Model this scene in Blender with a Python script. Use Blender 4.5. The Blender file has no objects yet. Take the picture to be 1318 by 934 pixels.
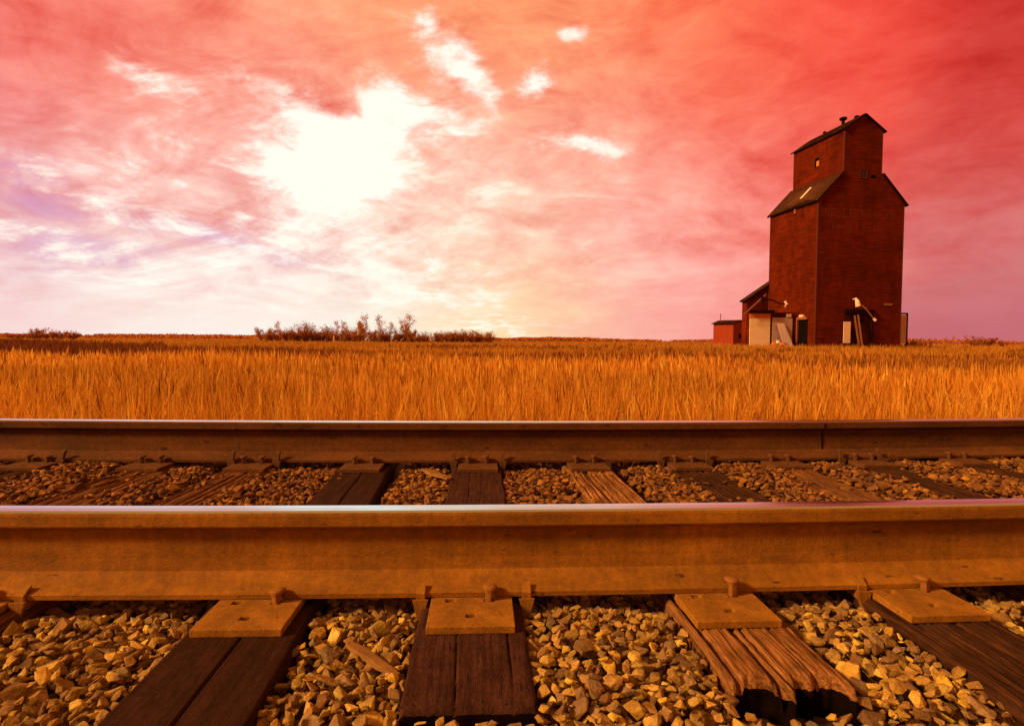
import bpy, bmesh, math, random
import numpy as np
from mathutils import Vector, Matrix, noise

random.seed(7)
rng = np.random.default_rng(7)
S = bpy.context.scene
COL = S.collection
R = math.radians

# ------------------------------------------------------------------ camera
F, CX, CY = 780.0, 659.0, 467.0            # focal length in photo pixels
YAW, PIT, ROLL = R(2.9), R(2.17), R(0.42)
H = 0.62
cy_, sy_, cp_, sp_ = math.cos(YAW), math.sin(YAW), math.cos(PIT), math.sin(PIT)
cf = Vector((sy_*cp_, cy_*cp_, -sp_)); cr0 = Vector((cy_, -sy_, 0)); cu0 = cr0.cross(cf)
cr = math.cos(ROLL)*cr0 + math.sin(ROLL)*cu0
cu = -math.sin(ROLL)*cr0 + math.cos(ROLL)*cu0
cam_d = bpy.data.cameras.new('camera'); cam = bpy.data.objects.new('camera', cam_d); COL.objects.link(cam)
cam.matrix_world = Matrix(((cr.x, cu.x, -cf.x, 0), (cr.y, cu.y, -cf.y, 0), (cr.z, cu.z, -cf.z, H), (0, 0, 0, 1)))
cam_d.sensor_width = 36; cam_d.lens = 36*F/1318; cam_d.clip_start = 0.02; cam_d.clip_end = 20000
S.camera = cam
S.render.engine = 'CYCLES'
S.cycles.max_bounces = 6; S.cycles.diffuse_bounces = 3; S.cycles.use_denoising = True
S.view_settings.view_transform = 'Standard'; S.view_settings.look = 'None'
S.view_settings.gamma = 1; S.view_settings.exposure = 0.0; S.view_settings.use_curve_mapping = False

def ray(px, py):
    return cf + (px-CX)/F*cr - (py-CY)/F*cu
def at_z(px, py, z):
    d = ray(px, py); return Vector((0, 0, H)) + d*((z-H)/d.z)
def at_y(px, py, y):
    d = ray(px, py); return Vector((0, 0, H)) + d*(y/d.y)

def lin(c):
    return tuple((v/12.92 if v <= .04045 else ((v+.055)/1.055)**2.4) for v in c)

# ------------------------------------------------------------------ world
SUN_EL, SUN_AZ = R(31), R(-109)            # azimuth measured from +Y towards +X
W_ = bpy.data.worlds.new('World'); S.world = W_; W_.use_nodes = True
nt = W_.node_tree; nt.nodes.clear()
def N(t, **k):
    n = nt.nodes.new(t)
    for a, v in k.items(): setattr(n, a, v)
    return n
def L(a, b): nt.links.new(a, b)
def setin(sock, v):
    if hasattr(v, 'is_linked') or isinstance(v, bpy.types.NodeSocket): L(v, sock)
    else: sock.default_value = v
def M(op, a, b=None, c=None, clamp=False):
    n = N('ShaderNodeMath', operation=op); n.use_clamp = clamp
    setin(n.inputs[0], a)
    if b is not None: setin(n.inputs[1], b)
    if c is not None: setin(n.inputs[2], c)
    return n.outputs[0]
def VM(op, a, b=None, s=None):
    n = N('ShaderNodeVectorMath', operation=op)
    setin(n.inputs[0], a)
    if b is not None: setin(n.inputs[1], b)
    if s is not None: setin(n.inputs['Scale'], s)
    return n.outputs['Value'] if op in ('DISTANCE', 'LENGTH', 'DOT_PRODUCT') else n.outputs[0]
def CMB(x, y, z=0.0):
    n = N('ShaderNodeCombineXYZ'); setin(n.inputs[0], x); setin(n.inputs[1], y); setin(n.inputs[2], z); return n.outputs[0]
def NOI(vec, scale, detail=5, rough=.55, dist=0.0, col=False):
    n = N('ShaderNodeTexNoise'); setin(n.inputs['Vector'], vec); n.inputs['Scale'].default_value = scale
    n.inputs['Detail'].default_value = detail; n.inputs['Roughness'].default_value = rough; n.inputs['Distortion'].default_value = dist
    return n.outputs['Color'] if col else n.outputs['Fac']
def MIX(f, a, b):
    n = N('ShaderNodeMix', data_type='RGBA'); setin(n.inputs[0], f); setin(n.inputs[6], a); setin(n.inputs[7], b); return n.outputs[2]
def SMOOTH(x, a, b):
    n = N('ShaderNodeMapRange', interpolation_type='SMOOTHSTEP'); setin(n.inputs[0], x)
    n.inputs[1].default_value = a; n.inputs[2].default_value = b; return n.outputs[0]

tc = N('ShaderNodeTexCoord'); D_ = VM('NORMALIZE', tc.outputs['Generated'])
sx = N('ShaderNodeSeparateXYZ'); L(D_, sx.inputs[0]); dx, dy, dz = sx.outputs
yy = M('MAXIMUM', dy, .06)
g0 = CMB(M('DIVIDE', dx, yy), M('DIVIDE', dz, yy))        # direction on the sky in front
zz = M('ADD', M('MAXIMUM', dz, 0.0), .10)
pl = CMB(M('DIVIDE', dx, zz), M('DIVIDE', dy, zz))        # point on a flat cloud layer
# cloud streaks run away to the horizon
rot = N('ShaderNodeVectorRotate', rotation_type='Z_AXIS'); L(pl, rot.inputs['Vector']); rot.inputs['Angle'].default_value = R(10)
plr = VM('MULTIPLY', rot.outputs[0], (1.0, .62, 1.0))
n_big = NOI(plr, .9, 6, .55, .4)
n_mid = NOI(plr, 2.2, 8, .60, .5)
dq = VM('MULTIPLY', D_, (1.0, 1.0, 2.3))
rs2 = N('ShaderNodeVectorRotate', rotation_type='AXIS_ANGLE'); L(D_, rs2.inputs['Vector']); rs2.inputs['Axis'].default_value = (0, 1, 0); rs2.inputs['Angle'].default_value = R(16)
dql = VM('MULTIPLY', rs2.outputs[0], (1.0, 1.0, 2.6))
lump = NOI(dq, 4.4, 10, .64, .7)
lump_l = NOI(dql, 4.6, 10, .64, .7)
fine = NOI(dq, 13.0, 9, .66, .5)
side = SMOOTH(M('DIVIDE', dx, yy), -.35, .25)
lump = M('ADD', M('MULTIPLY', lump, side), M('MULTIPLY', lump_l, M('SUBTRACT', 1.0, side)))
wob = VM('SUBTRACT', NOI(plr, 1.3, 5, .6, .3, col=True), (.5, .5, .5))
g = VM('ADD', g0, VM('MULTIPLY', wob, (.22, .13, 0)))
def UW(px, py):
    d = ray(px, py); return (d.x/d.y, d.z/d.y, 0.0)
pts = [  # photo position, colour as seen, radius
 (20,20,.97,.47,.41),(150,25,.98,.43,.36),(330,30,1,.54,.40),(520,30,1,.54,.35),(700,40,1,.58,.37),(880,30,1,.45,.28),(1060,30,.96,.25,.2),(1290,30,.80,.19,.17),
 (30,130,.98,.45,.42),(190,120,1,.60,.52),(330,170,1,.56,.49),(470,110,1,.62,.50),(740,140,1,.60,.48),(900,120,1,.40,.32),(1080,110,.96,.33,.27),(1290,130,.85,.24,.22),
 (120,190,1,.52,.47),(20,240,.84,.50,.56),(150,280,1,.84,.80),(300,240,1,.70,.64),(600,230,1,.72,.64),(780,240,1,.62,.56),(960,240,.97,.46,.40),(1260,250,.87,.36,.34),
 (20,350,.97,.83,.86),(150,350,1,.92,.90),(320,320,1,.87,.87),(450,330,1,.92,.86),(620,320,1,.76,.70),(800,340,1,.68,.62),(950,340,.98,.56,.53),(1280,350,.82,.43,.43),
 (30,420,1,.80,.76),(220,405,1,.93,.88),(450,400,1,.93,.87),(660,425,1,.88,.60),(780,425,1,.68,.62),(900,420,.98,.58,.56),(1290,425,.76,.39,.44)]
acc_c = None; acc_w = None
for (px, py, r_, g_, b_) in pts:
    d = VM('DISTANCE', g, UW(px, py))
    w = M('POWER', 2.718, M('MULTIPLY', M('MULTIPLY', d, d), -1/(2*.105**2)))
    c = VM('SCALE', lin((r_, g_, b_)), None, w)
    acc_c = c if acc_c is None else VM('ADD', acc_c, c)
    acc_w = w if acc_w is None else M('ADD', acc_w, w)
# overhead and behind the viewer: deeper orange red
EPS = .004
BACK = (.60, .17, .030)
acc_c = VM('ADD', acc_c, tuple(v*EPS for v in BACK)); acc_w = M('ADD', acc_w, EPS)
base = VM('DIVIDE', acc_c, CMB(acc_w, acc_w, acc_w))
front = SMOOTH(dy, .05, .35)
# thin bright and dark streaks
tex = M('ADD', M('ADD', M('MULTIPLY', lump, .56), M('MULTIPLY', fine, .30)), M('MULTIPLY', n_mid, .14))
lowfade = SMOOTH(dz, -.02, .17)
lum = M('MULTIPLY_ADD', M('SUBTRACT', tex, .5), M('MULTIPLY', lowfade, 5.2), 1.18)
lum = M('MAXIMUM', lum, .35)
base = VM('MULTIPLY', base, CMB(M('POWER', lum, .22), M('POWER', lum, .95), M('POWER', lum, .95)))
# white breaks where the light comes through
wob2 = VM('SUBTRACT', NOI(plr, 3.4, 7, .65, .2, col=True), (.5, .5, .5))
g2 = VM('ADD', g0, VM('ADD', VM('MULTIPLY', wob, (.16, .12, 0)), VM('MULTIPLY', wob2, (.12, .09, 0))))
n_fine = NOI(plr, 5.5, 8, .68, .6)
white = None
def blob(px, py, rx, ry, ang, k):
    global white
    c = UW(px, py)
    rr = N('ShaderNodeVectorRotate', rotation_type='Z_AXIS'); L(VM('SUBTRACT', g2, c), rr.inputs['Vector']); rr.inputs['Angle'].default_value = R(ang)
    q = VM('MULTIPLY', rr.outputs[0], (F/rx, F/ry, 0)); l = VM('LENGTH', q)
    w = M('MULTIPLY', M('POWER', 2.718, M('MULTIPLY', M('MULTIPLY', l, l), -.7)), k)
    white = w if white is None else M('ADD', white, w)
for a in [(425,195,62,30,14,1.4),(485,160,34,24,0,.9),(380,228,40,22,10,.8),(597,84,23,34,-35,1.2),(698,102,19,15,-30,1.0),(742,35,17,11,10,.6),(550,28,14,14,0,.7),(170,210,60,8,25,.35),(460,250,50,12,0,.6),(395,262,45,14,0,.5),(280,300,80,7,20,.4),(560,345,80,8,0,.5),(480,300,60,9,10,.6),
          (540,140,50,16,25,.7),(750,186,42,9,5,.7),(205,95,46,15,25,.6),(80,235,80,11,22,.45),(210,265,100,9,22,.45),(390,300,80,12,15,.5),(330,285,60,9,20,.5),(235,290,90,9,18,.6),(60,300,110,8,14,.5),(300,215,50,10,20,.5),(480,235,60,9,0,.6),
          (520,385,90,14,-5,.7),(120,330,110,8,14,.5),(430,345,70,9,10,.6),(640,420,90,9,-2,.5),(330,120,60,14,22,.4)]:
    blob(*a)
gl = VM('LENGTH', VM('MULTIPLY', VM('SUBTRACT', g0, UW(400, 270)), (F/330, F/190, 0)))
glow = M('POWER', 2.718, M('MULTIPLY', M('MULTIPLY', gl, gl), -.8))
brk = M('MULTIPLY', SMOOTH(M('ADD', M('MULTIPLY', lump, .65), M('MULTIPLY', fine, .35)), .50, .66), glow)
wm = M('MULTIPLY', white, M('MULTIPLY_ADD', SMOOTH(M('MULTIPLY_ADD', fine, .45, M('MULTIPLY', lump, .55)), .36, .60), 1.1, .30))
wm = M('ADD', wm, M('MULTIPLY', brk, .78))
glw = VM('LENGTH', VM('MULTIPLY', VM('SUBTRACT', g0, UW(430, 190)), (F/140, F/80, 0)))
wm = M('ADD', wm, M('MULTIPLY', M('POWER', 2.718, M('MULTIPLY', M('MULTIPLY', glw, glw), -1.2)), .15))
wm = M('MULTIPLY', SMOOTH(wm, .08, .95), front)
sky_c = MIX(wm, base, (1.15, 1.06, .93, 1))
# lavender gaps of clear sky, lower left
lav = None
for (px, py, rx, ry, ang) in [(50,256,60,14,14),(90,318,90,14,10),(290,308,80,14,16),(20,215,30,8,10)]:
    rr = N('ShaderNodeVectorRotate', rotation_type='Z_AXIS'); L(VM('SUBTRACT', g2, UW(px, py)), rr.inputs['Vector']); rr.inputs['Angle'].default_value = R(ang)
    l = VM('LENGTH', VM('MULTIPLY', rr.outputs[0], (F/rx, F/ry, 0)))
    w = M('POWER', 2.718, M('MULTIPLY', M('MULTIPLY', l, l), -.6))
    lav = w if lav is None else M('ADD', lav, w)
sky_c = MIX(M('MULTIPLY', M('MULTIPLY', M('MULTIPLY', lav, SMOOTH(M('ADD', M('MULTIPLY', fine, .5), M('MULTIPLY', lump, .5)), .56, .42)), .62, clamp=True), front), sky_c, (*lin((.86, .66, .83)), 1))
lp = SMOOTH(dz, -.02, -.10)
sky_c = MIX(M('SUBTRACT', 1.0, lp) if False else lp, (.25, .09, .03, 1), sky_c) if False else sky_c
bg1 = N('ShaderNodeBackground'); L(sky_c, bg1.inputs[0]); bg1.inputs[1].default_value = 0.95
st = N('ShaderNodeTexSky', sky_type='NISHITA'); st.sun_disc = False; st.sun_elevation = SUN_EL; st.sun_rotation = SUN_AZ
st.air_density = 1.5; st.dust_density = 4
tint = VM('MULTIPLY', st.outputs[0], (1.0, .32, .18))
bg2 = N('ShaderNodeBackground'); L(tint, bg2.inputs[0]); bg2.inputs[1].default_value = 0.006
ad = N('ShaderNodeAddShader'); L(bg1.outputs[0], ad.inputs[0]); L(bg2.outputs[0], ad.inputs[1])
ow = N('ShaderNodeOutputWorld'); L(ad.outputs[0], ow.inputs[0])

# ------------------------------------------------------------------ sun
sd = bpy.data.lights.new('sun', 'SUN'); sd.energy = 5.0; sd.angle = R(9); sd.color = (1.0, .545, .19)
so = bpy.data.objects.new('sun', sd); COL.objects.link(so)
sv = Vector((math.sin(SUN_AZ)*math.cos(SUN_EL), math.cos(SUN_AZ)*math.cos(SUN_EL), math.sin(SUN_EL)))
so.rotation_euler = sv.to_track_quat('Z', 'Y').to_euler()

# ------------------------------------------------------------------ helpers
def tag(o, label=None, cat=None, group=None, kind=None):
    if label: o['label'] = label
    if cat: o['category'] = cat
    if group: o['group'] = group
    if kind: o['kind'] = kind
    return o
def empty(name, loc=(0, 0, 0), rz=0.0):
    o = bpy.data.objects.new(name, None); COL.objects.link(o); o.location = loc; o.rotation_euler = (0, 0, rz)
    o.empty_display_size = .2; return o
class MB:
    def __init__(s): s.v = []; s.f = []; s.m = []
    def add(s, vs, fs, mi=0):
        n = len(s.v); s.v += [tuple(v) for v in vs]; s.f += [tuple(i+n for i in f) for f in fs]; s.m += [mi]*len(fs)
    def box(s, lo, hi, mi=0, M=None):
        x0, y0, z0 = lo; x1, y1, z1 = hi
        vs = [(x0,y0,z0),(x1,y0,z0),(x1,y1,z0),(x0,y1,z0),(x0,y0,z1),(x1,y0,z1),(x1,y1,z1),(x0,y1,z1)]
        if M is not None: vs = [tuple(M @ Vector(v)) for v in vs]
        s.add(vs, [(0,3,2,1),(4,5,6,7),(0,1,5,4),(1,2,6,5),(2,3,7,6),(3,0,4,7)], mi)
    def bar(s, a, b, w, h, mi=0, up=(0, 0, 1)):
        a, b = Vector(a), Vector(b); d = b-a; l = d.length; d.normalize()
        u = Vector(up)
        if abs(d.dot(u)) > .95: u = Vector((0, 1, 0))
        sd_ = d.cross(u).normalized(); up_ = sd_.cross(d)
        Mx = Matrix((( *[0]*4,),)*0) if False else Matrix(((d.x, sd_.x, up_.x, a.x), (d.y, sd_.y, up_.y, a.y), (d.z, sd_.z, up_.z, a.z), (0, 0, 0, 1)))
        s.box((0, -w/2, -h/2), (l, w/2, h/2), mi, Mx)
    def tube(s, pts, rad, n=6, mi=0, cap=True):
        pts = [Vector(p) for p in pts]; base = len(s.v); k = len(pts)
        for i, p in enumerate(pts):
            d = (pts[min(i+1, k-1)]-pts[max(i-1, 0)]).normalized()
            u = Vector((0, 0, 1)) if abs(d.z) < .9 else Vector((1, 0, 0))
            a = d.cross(u).normalized(); b = d.cross(a); r = rad[i] if isinstance(rad, (list, tuple)) else rad
            for j in range(n):
                t = 2*math.pi*j/n; q = p+a*(r*math.cos(t))+b*(r*math.sin(t)); s.v.append(tuple(q))
        for i in range(k-1):
            for j in range(n):
                a0 = base+i*n+j; a1 = base+i*n+(j+1) % n
                s.f.append((a0, a0+n, a1+n, a1)); s.m.append(mi)
        if cap:
            s.f.append(tuple(base+j for j in range(n))); s.m.append(mi)
            s.f.append(tuple(base+(k-1)*n+j for j in reversed(range(n)))); s.m.append(mi)
    def prism(s, poly, a, b, mi=0):
        """poly: points (p, q); a, b: functions mapping (p, q) to the two end faces"""
        n = len(poly); vs = [a(p) for p in poly]+[b(p) for p in poly]
        s.add(vs, [tuple(reversed(range(n))), tuple(range(n, 2*n))]+[(i, (i+1) % n, n+(i+1) % n, n+i) for i in range(n)], mi)
    def build(s, name, mats, parent=None, smooth=False, bevel=0.0):
        me = bpy.data.meshes.new(name); me.from_pydata(s.v, [], s.f)
        mats = mats if isinstance(mats, (list, tuple)) else [mats]
        for m in mats: me.materials.append(m)
        me.polygons.foreach_set('material_index', s.m)
        bm = bmesh.new(); bm.from_mesh(me); bmesh.ops.recalc_face_normals(bm, faces=bm.faces)
        if bevel: bmesh.ops.bevel(bm, geom=[e for e in bm.edges], offset=bevel, segments=2, affect='EDGES', profile=.6)
        bm.to_mesh(me); bm.free()
        if smooth: me.polygons.foreach_set('use_smooth', [True]*len(me.polygons))
        o = bpy.data.objects.new(name, me); COL.objects.link(o)
        if parent: o.parent = parent
        return o
def np_mesh(name, verts, faces, mat, parent=None, cols=None, smooth=False):
    """faces: (n, k) array of one face size, or list of such arrays"""
    me = bpy.data.meshes.new(name)
    fl = faces if isinstance(faces, list) else [faces]
    loops = np.concatenate([f.ravel() for f in fl]); tot = np.concatenate([np.full(len(f), f.shape[1]) for f in fl])
    st_ = np.concatenate([[0], np.cumsum(tot)[:-1]])
    me.vertices.add(len(verts)); me.vertices.foreach_set('co', np.asarray(verts, np.float32).ravel())
    me.loops.add(len(loops)); me.loops.foreach_set('vertex_index', loops.astype(np.int32))
    me.polygons.add(len(tot)); me.polygons.foreach_set('loop_start', st_.astype(np.int32)); me.polygons.foreach_set('loop_total', tot.astype(np.int32))
    me.update(calc_edges=True)
    if cols is not None:
        at = me.color_attributes.new('tone', 'FLOAT_COLOR', 'POINT')
        at.data.foreach_set('color', np.concatenate([cols, np.ones((len(cols), 1))], 1).astype(np.float32).ravel())
    me.materials.append(mat)
    me.polygons.foreach_set('use_smooth', [bool(smooth)]*len(tot))
    o = bpy.data.objects.new(name, me); COL.objects.link(o)
    if parent: o.parent = parent
    return o

# ------------------------------------------------------------------ materials
def mat(name, c1, c2=None, scale=5, stretch=(1, 1, 1), rough=.85, metal=0.0, bump=.0, bscale=None, spec=.3, attr=False,
        speck=None, spscale=60, spth=.72, transl=0.0, wave=None, c3=None, coord='Object', bdist=.006, mottle=None, blob=None):
    m = bpy.data.materials.new(name); m.use_nodes = True; t = m.node_tree; nn = t.nodes; bs = nn['Principled BSDF']
    bs.inputs['Roughness'].default_value = rough; bs.inputs['Metallic'].default_value = metal
    bs.inputs['Specular IOR Level'].default_value = spec
    tcn = nn.new('ShaderNodeTexCoord'); mp = nn.new('ShaderNodeMapping'); mp.inputs['Scale'].default_value = stretch
    t.links.new(tcn.outputs[coord], mp.inputs[0])
    n1 = nn.new('ShaderNodeTexNoise'); n1.inputs['Scale'].default_value = scale; n1.inputs['Detail'].default_value = 8; n1.inputs['Roughness'].default_value = .65
    t.links.new(mp.outputs[0], n1.inputs[0])
    rp = nn.new('ShaderNodeValToRGB'); t.links.new(n1.outputs[0], rp.inputs[0])
    e = rp.color_ramp.elements; e[0].position = .34; e[1].position = .66
    e[0].color = (*c1, 1); e[1].color = (*(c2 or c1), 1)
    if c3: q = e.new(.5); q.color = (*c3, 1)
    out = rp.outputs[0]
    if attr:
        a = nn.new('ShaderNodeVertexColor'); a.layer_name = 'tone'
        mx = nn.new('ShaderNodeMix'); mx.data_type = 'RGBA'; mx.blend_type = 'MULTIPLY'; mx.inputs[0].default_value = 1
        t.links.new(out, mx.inputs[6]); t.links.new(a.outputs[0], mx.inputs[7]); out = mx.outputs[2]
    for (ms_, amt, vec_) in (mottle or []):
        nm = nn.new('ShaderNodeTexNoise'); nm.inputs['Scale'].default_value = ms_; nm.inputs['Detail'].default_value = 6; nm.inputs['Roughness'].default_value = .7
        mpp = nn.new('ShaderNodeMapping'); mpp.inputs['Scale'].default_value = vec_; t.links.new(tcn.outputs[coord], mpp.inputs[0]); t.links.new(mpp.outputs[0], nm.inputs[0])
        mr = nn.new('ShaderNodeMapRange'); mr.inputs[1].default_value = .33; mr.inputs[2].default_value = .67; mr.inputs[3].default_value = 1-amt; mr.inputs[4].default_value = 1+amt*.55
        t.links.new(nm.outputs[0], mr.inputs[0])
        vm = nn.new('ShaderNodeVectorMath'); vm.operation = 'SCALE'; t.links.new(out, vm.inputs[0]); t.links.new(mr.outputs[0], vm.inputs['Scale']); out = vm.outputs[0]
    if speck:
        n2 = nn.new('ShaderNodeTexNoise'); n2.inputs['Scale'].default_value = spscale; n2.inputs['Detail'].default_value = 3
        t.links.new(mp.outputs[0], n2.inputs[0])
        r2 = nn.new('ShaderNodeMapRange'); r2.inputs[1].default_value = spth; r2.inputs[2].default_value = spth+.06
        t.links.new(n2.outputs[0], r2.inputs[0])
        mx = nn.new('ShaderNodeMix'); mx.data_type = 'RGBA'; t.links.new(r2.outputs[0], mx.inputs[0])
        t.links.new(out, mx.inputs[6]); mx.inputs[7].default_value = (*speck, 1); out = mx.outputs[2]
    t.links.new(out, bs.inputs['Base Color'])
    if bump or wave:
        b = nn.new('ShaderNodeBump'); b.inputs['Strength'].default_value = bump or .5; b.inputs['Distance'].default_value = bdist
        n3 = nn.new('ShaderNodeTexNoise'); n3.inputs['Scale'].default_value = bscale or scale*6; n3.inputs['Detail'].default_value = 6
        t.links.new(mp.outputs[0], n3.inputs[0]); hgt = n3.outputs[0]
        if wave:
            sp = nn.new('ShaderNodeSeparateXYZ'); t.links.new(tcn.outputs['Object'], sp.inputs[0])
            mm = nn.new('ShaderNodeMath'); mm.operation = 'MULTIPLY'; mm.inputs[1].default_value = 1/wave; t.links.new(sp.outputs[2], mm.inputs[0])
            fr = nn.new('ShaderNodeMath'); fr.operation = 'FRACT'; t.links.new(mm.outputs[0], fr.inputs[0])
            iv = nn.new('ShaderNodeMath'); iv.operation = 'SUBTRACT'; iv.inputs[0].default_value = 1; t.links.new(fr.outputs[0], iv.inputs[1])
            s2 = nn.new('ShaderNodeMath'); s2.operation = 'MULTIPLY_ADD'; s2.inputs[1].default_value = .3
            t.links.new(hgt, s2.inputs[0]); t.links.new(iv.outputs[0], s2.inputs[2]); hgt = s2.outputs[0]
        t.links.new(hgt, b.inputs['Height']); t.links.new(b.outputs[0], bs.inputs['Normal'])
    if transl:
        tr = nn.new('ShaderNodeBsdfTranslucent'); t.links.new(out, tr.inputs[0]); ms = nn.new('ShaderNodeMixShader'); ms.inputs[0].default_value = transl
        t.links.new(bs.outputs[0], ms.inputs[1]); t.links.new(tr.outputs[0], ms.inputs[2]); t.links.new(ms.outputs[0], nn['Material Output'].inputs[0])
    return m

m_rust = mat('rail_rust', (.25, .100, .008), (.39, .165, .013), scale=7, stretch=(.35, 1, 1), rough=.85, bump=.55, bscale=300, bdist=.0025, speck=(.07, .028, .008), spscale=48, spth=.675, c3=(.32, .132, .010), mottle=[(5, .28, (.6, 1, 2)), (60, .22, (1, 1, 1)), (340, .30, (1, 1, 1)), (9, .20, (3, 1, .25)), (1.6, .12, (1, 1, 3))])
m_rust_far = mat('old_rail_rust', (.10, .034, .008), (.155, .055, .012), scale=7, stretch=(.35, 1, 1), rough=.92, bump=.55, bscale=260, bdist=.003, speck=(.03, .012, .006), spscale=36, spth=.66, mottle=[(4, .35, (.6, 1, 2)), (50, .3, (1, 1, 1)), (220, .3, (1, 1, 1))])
m_polish = mat('polished_rail_top', (.54, .84, 1.0), (.64, .92, 1.0), scale=3, stretch=(.2, 6, 1), rough=.20, metal=1.0, bump=.03, bscale=90)
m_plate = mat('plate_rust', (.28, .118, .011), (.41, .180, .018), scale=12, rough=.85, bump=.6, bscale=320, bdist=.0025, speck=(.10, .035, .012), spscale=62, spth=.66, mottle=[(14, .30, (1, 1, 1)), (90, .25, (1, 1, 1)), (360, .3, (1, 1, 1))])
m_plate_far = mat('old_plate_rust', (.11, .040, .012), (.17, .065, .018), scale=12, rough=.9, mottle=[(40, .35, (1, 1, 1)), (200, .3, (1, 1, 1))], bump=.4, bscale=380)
m_spike = mat('spike_rust', (.22, .085, .018), (.34, .145, .03), scale=20, rough=.85, bump=.4, bscale=200)
m_stone = mat('ballast_stone', (.55, .46, .38), (1.0, .97, .92), mottle=[(70, .3, (1, 1, 1)), (260, .25, (1, 1, 1))], scale=24, rough=.85, bump=.5, bscale=130, attr=True, spec=.35)
m_bed = mat('ballast_dirt', (.07, .04, .02), (.13, .075, .035), scale=9, rough=1, bump=.8, bscale=40)
m_grass = mat('dry_grass', (.85, .85, .85), (1, 1, 1), scale=3, rough=.75, attr=True, transl=.45, spec=.15)
m_field = mat('field_soil', (.16, .065, .018), (.34, .15, .035), scale=.35, rough=1, bump=.4, bdist=.05, bscale=3, c3=(.26, .11, .028))
m_wood = {
 'dark': mat('creosoted_timber', (.030, .011, .009), (.052, .020, .016), scale=6, stretch=(8, .5, 8), rough=.8, bump=.4, bscale=60, spec=.08, mottle=[(22, .35, (1, .6, 1)), (160, .35, (1, .5, 1))]),
 'worn': mat('worn_dark_timber', (.050, .019, .017), (.085, .034, .028), scale=7, stretch=(8, .7, 8), rough=.85, bump=.6, bscale=70, speck=(.02, .009, .008), spscale=20, spth=.62, spec=.08, mottle=[(18, .4, (1, .6, 1)), (150, .4, (1, .5, 1))]),
 'grey': mat('weathered_timber', (.045, .017, .008), (.26, .115, .042), scale=7, stretch=(26, .9, 26), rough=.9, bump=.5, bscale=14, c3=(.17, .072, .026), spec=.08, mottle=[(9, .5, (1, .6, 1)), (60, .35, (2, .25, 2))]),
 'bleached': mat('bleached_split_timber', (.050, .019, .008), (.42, .20, .075), scale=7, stretch=(26, .9, 26), rough=.9, bump=.5, bscale=14, c3=(.27, .12, .042), spec=.08, mottle=[(9, .5, (1, .6, 1)), (60, .35, (2, .25, 2))]),
 'brown': mat('brown_split_timber', (.022, .009, .006), (.10, .040, .018), scale=7, stretch=(26, .9, 26), rough=.9, bump=.5, bscale=14, c3=(.055, .022, .011), spec=.08, mottle=[(9, .5, (1, .6, 1)), (60, .35, (2, .25, 2))]),
}
m_red = mat('faded_red_siding', (.090, .0100, .0018), (.175, .0220, .003), mottle=[(.30, .40, (1, 1, .7)), (1.4, .30, (1, 1, .8)), (1.2, .25, (.25, .25, 7))], scale=1.6, stretch=(.35, .35, 5), rough=.9, wave=.20, bdist=.03, bump=.3, bscale=8, c3=(.130, .0155, .0022), spec=.05)
m_redtrim = mat('red_trim', (.075, .010, .004), (.11, .016, .006), scale=3, rough=.8)
m_roof = mat('weathered_shingle', (.075, .022, .006), (.15, .046, .010), scale=1.2, stretch=(1, 1, 1), rough=.95, bump=.6, bscale=12)
m_fascia = mat('dark_fascia', (.012, .005, .004), (.024, .009, .006), scale=4, rough=.95, spec=.03)
m_dark = mat('dark_opening', (.006, .004, .005), (.012, .007, .006), scale=4, rough=1, spec=0.0)
m_glass = mat('dusty_glass', (.02, .018, .018), (.04, .03, .03), scale=4, rough=.4, spec=.15)
m_pale = mat('pale_boards', (.84, .66, .50), (.94, .80, .66), scale=1.5, stretch=(.3, .3, 6), rough=.8, wave=.42, bump=.5, bscale=6)
m_orangeb = mat('orange_board', (.62, .17, .02), (.72, .22, .03), scale=3, rough=.8)
m_panel = mat('grey_pink_panel', (.42, .30, .32), (.62, .46, .48), scale=1.5, stretch=(.6, .6, 3), rough=.7)
m_lamp = mat('white_enamel', (.84, .60, .52), (.92, .70, .62), scale=3, rough=.5)
m_plank = mat('brown_plank', (.20, .07, .03), (.34, .13, .05), scale=3, stretch=(4, 4, .4), rough=.9)
m_text = mat('ghost_lettering', (.065, .008, .002), (.20, .032, .006), scale=1.4, rough=.9)
m_bark = mat('bark', (.14, .05, .022), (.28, .11, .04), scale=3, rough=.95)
m_leaf = mat('autumn_leaves', (.8, .8, .8), (1, 1, 1), scale=2, rough=.8, attr=True, transl=.5)
m_post = mat('bleached_post', (.5, .33, .25), (.62, .42, .32), scale=3, rough=.9)

# ------------------------------------------------------------------ terrain
def sstep(a, b, x):
    t = np.clip((x-a)/(b-a), 0, 1); return t*t*(3-2*t)
EX, EY, EZ, ETH = 33.837, 60.0, 0.10, 0.118
def ground(x, y):
    x = np.asarray(x, float); y = np.asarray(y, float)
    z = -.12 - .50*sstep(3.5, 5.2, y) - .55*sstep(.9, -.8, y)
    z = z + .25*sstep(12, 45, y)
    z = z + .42*np.exp(-(((x-EX-2)/26)**2 + ((y-EY-4)/16)**2))
    z = z + .30*np.exp(-(((x-25)/7)**2 + ((y-76)/9)**2))
    far = sstep(5, 20, y) + sstep(-2, -15, y)
    z = z + far*.05*(np.sin(x*.31+y*.17)+np.sin(x*.13-y*.23+1.3)*np.cos(y*.07))*np.clip(1-np.abs(y)/200, 0, 1)
    return z
def axis(lim):
    a = list(np.arange(0, 6, .25))+list(np.arange(6, 30, 1.0))+list(np.arange(30, 140, 4.0))
    v = 140.0
    while v < lim: a.append(v); v *= 1.25
    a.append(lim); a = np.array(a); return np.concatenate([-a[:0:-1], a])
ax, ay = axis(9000), axis(9000)
X, Y = np.meshgrid(ax, ay); Z = ground(X, Y); nx = len(ax)
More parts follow.
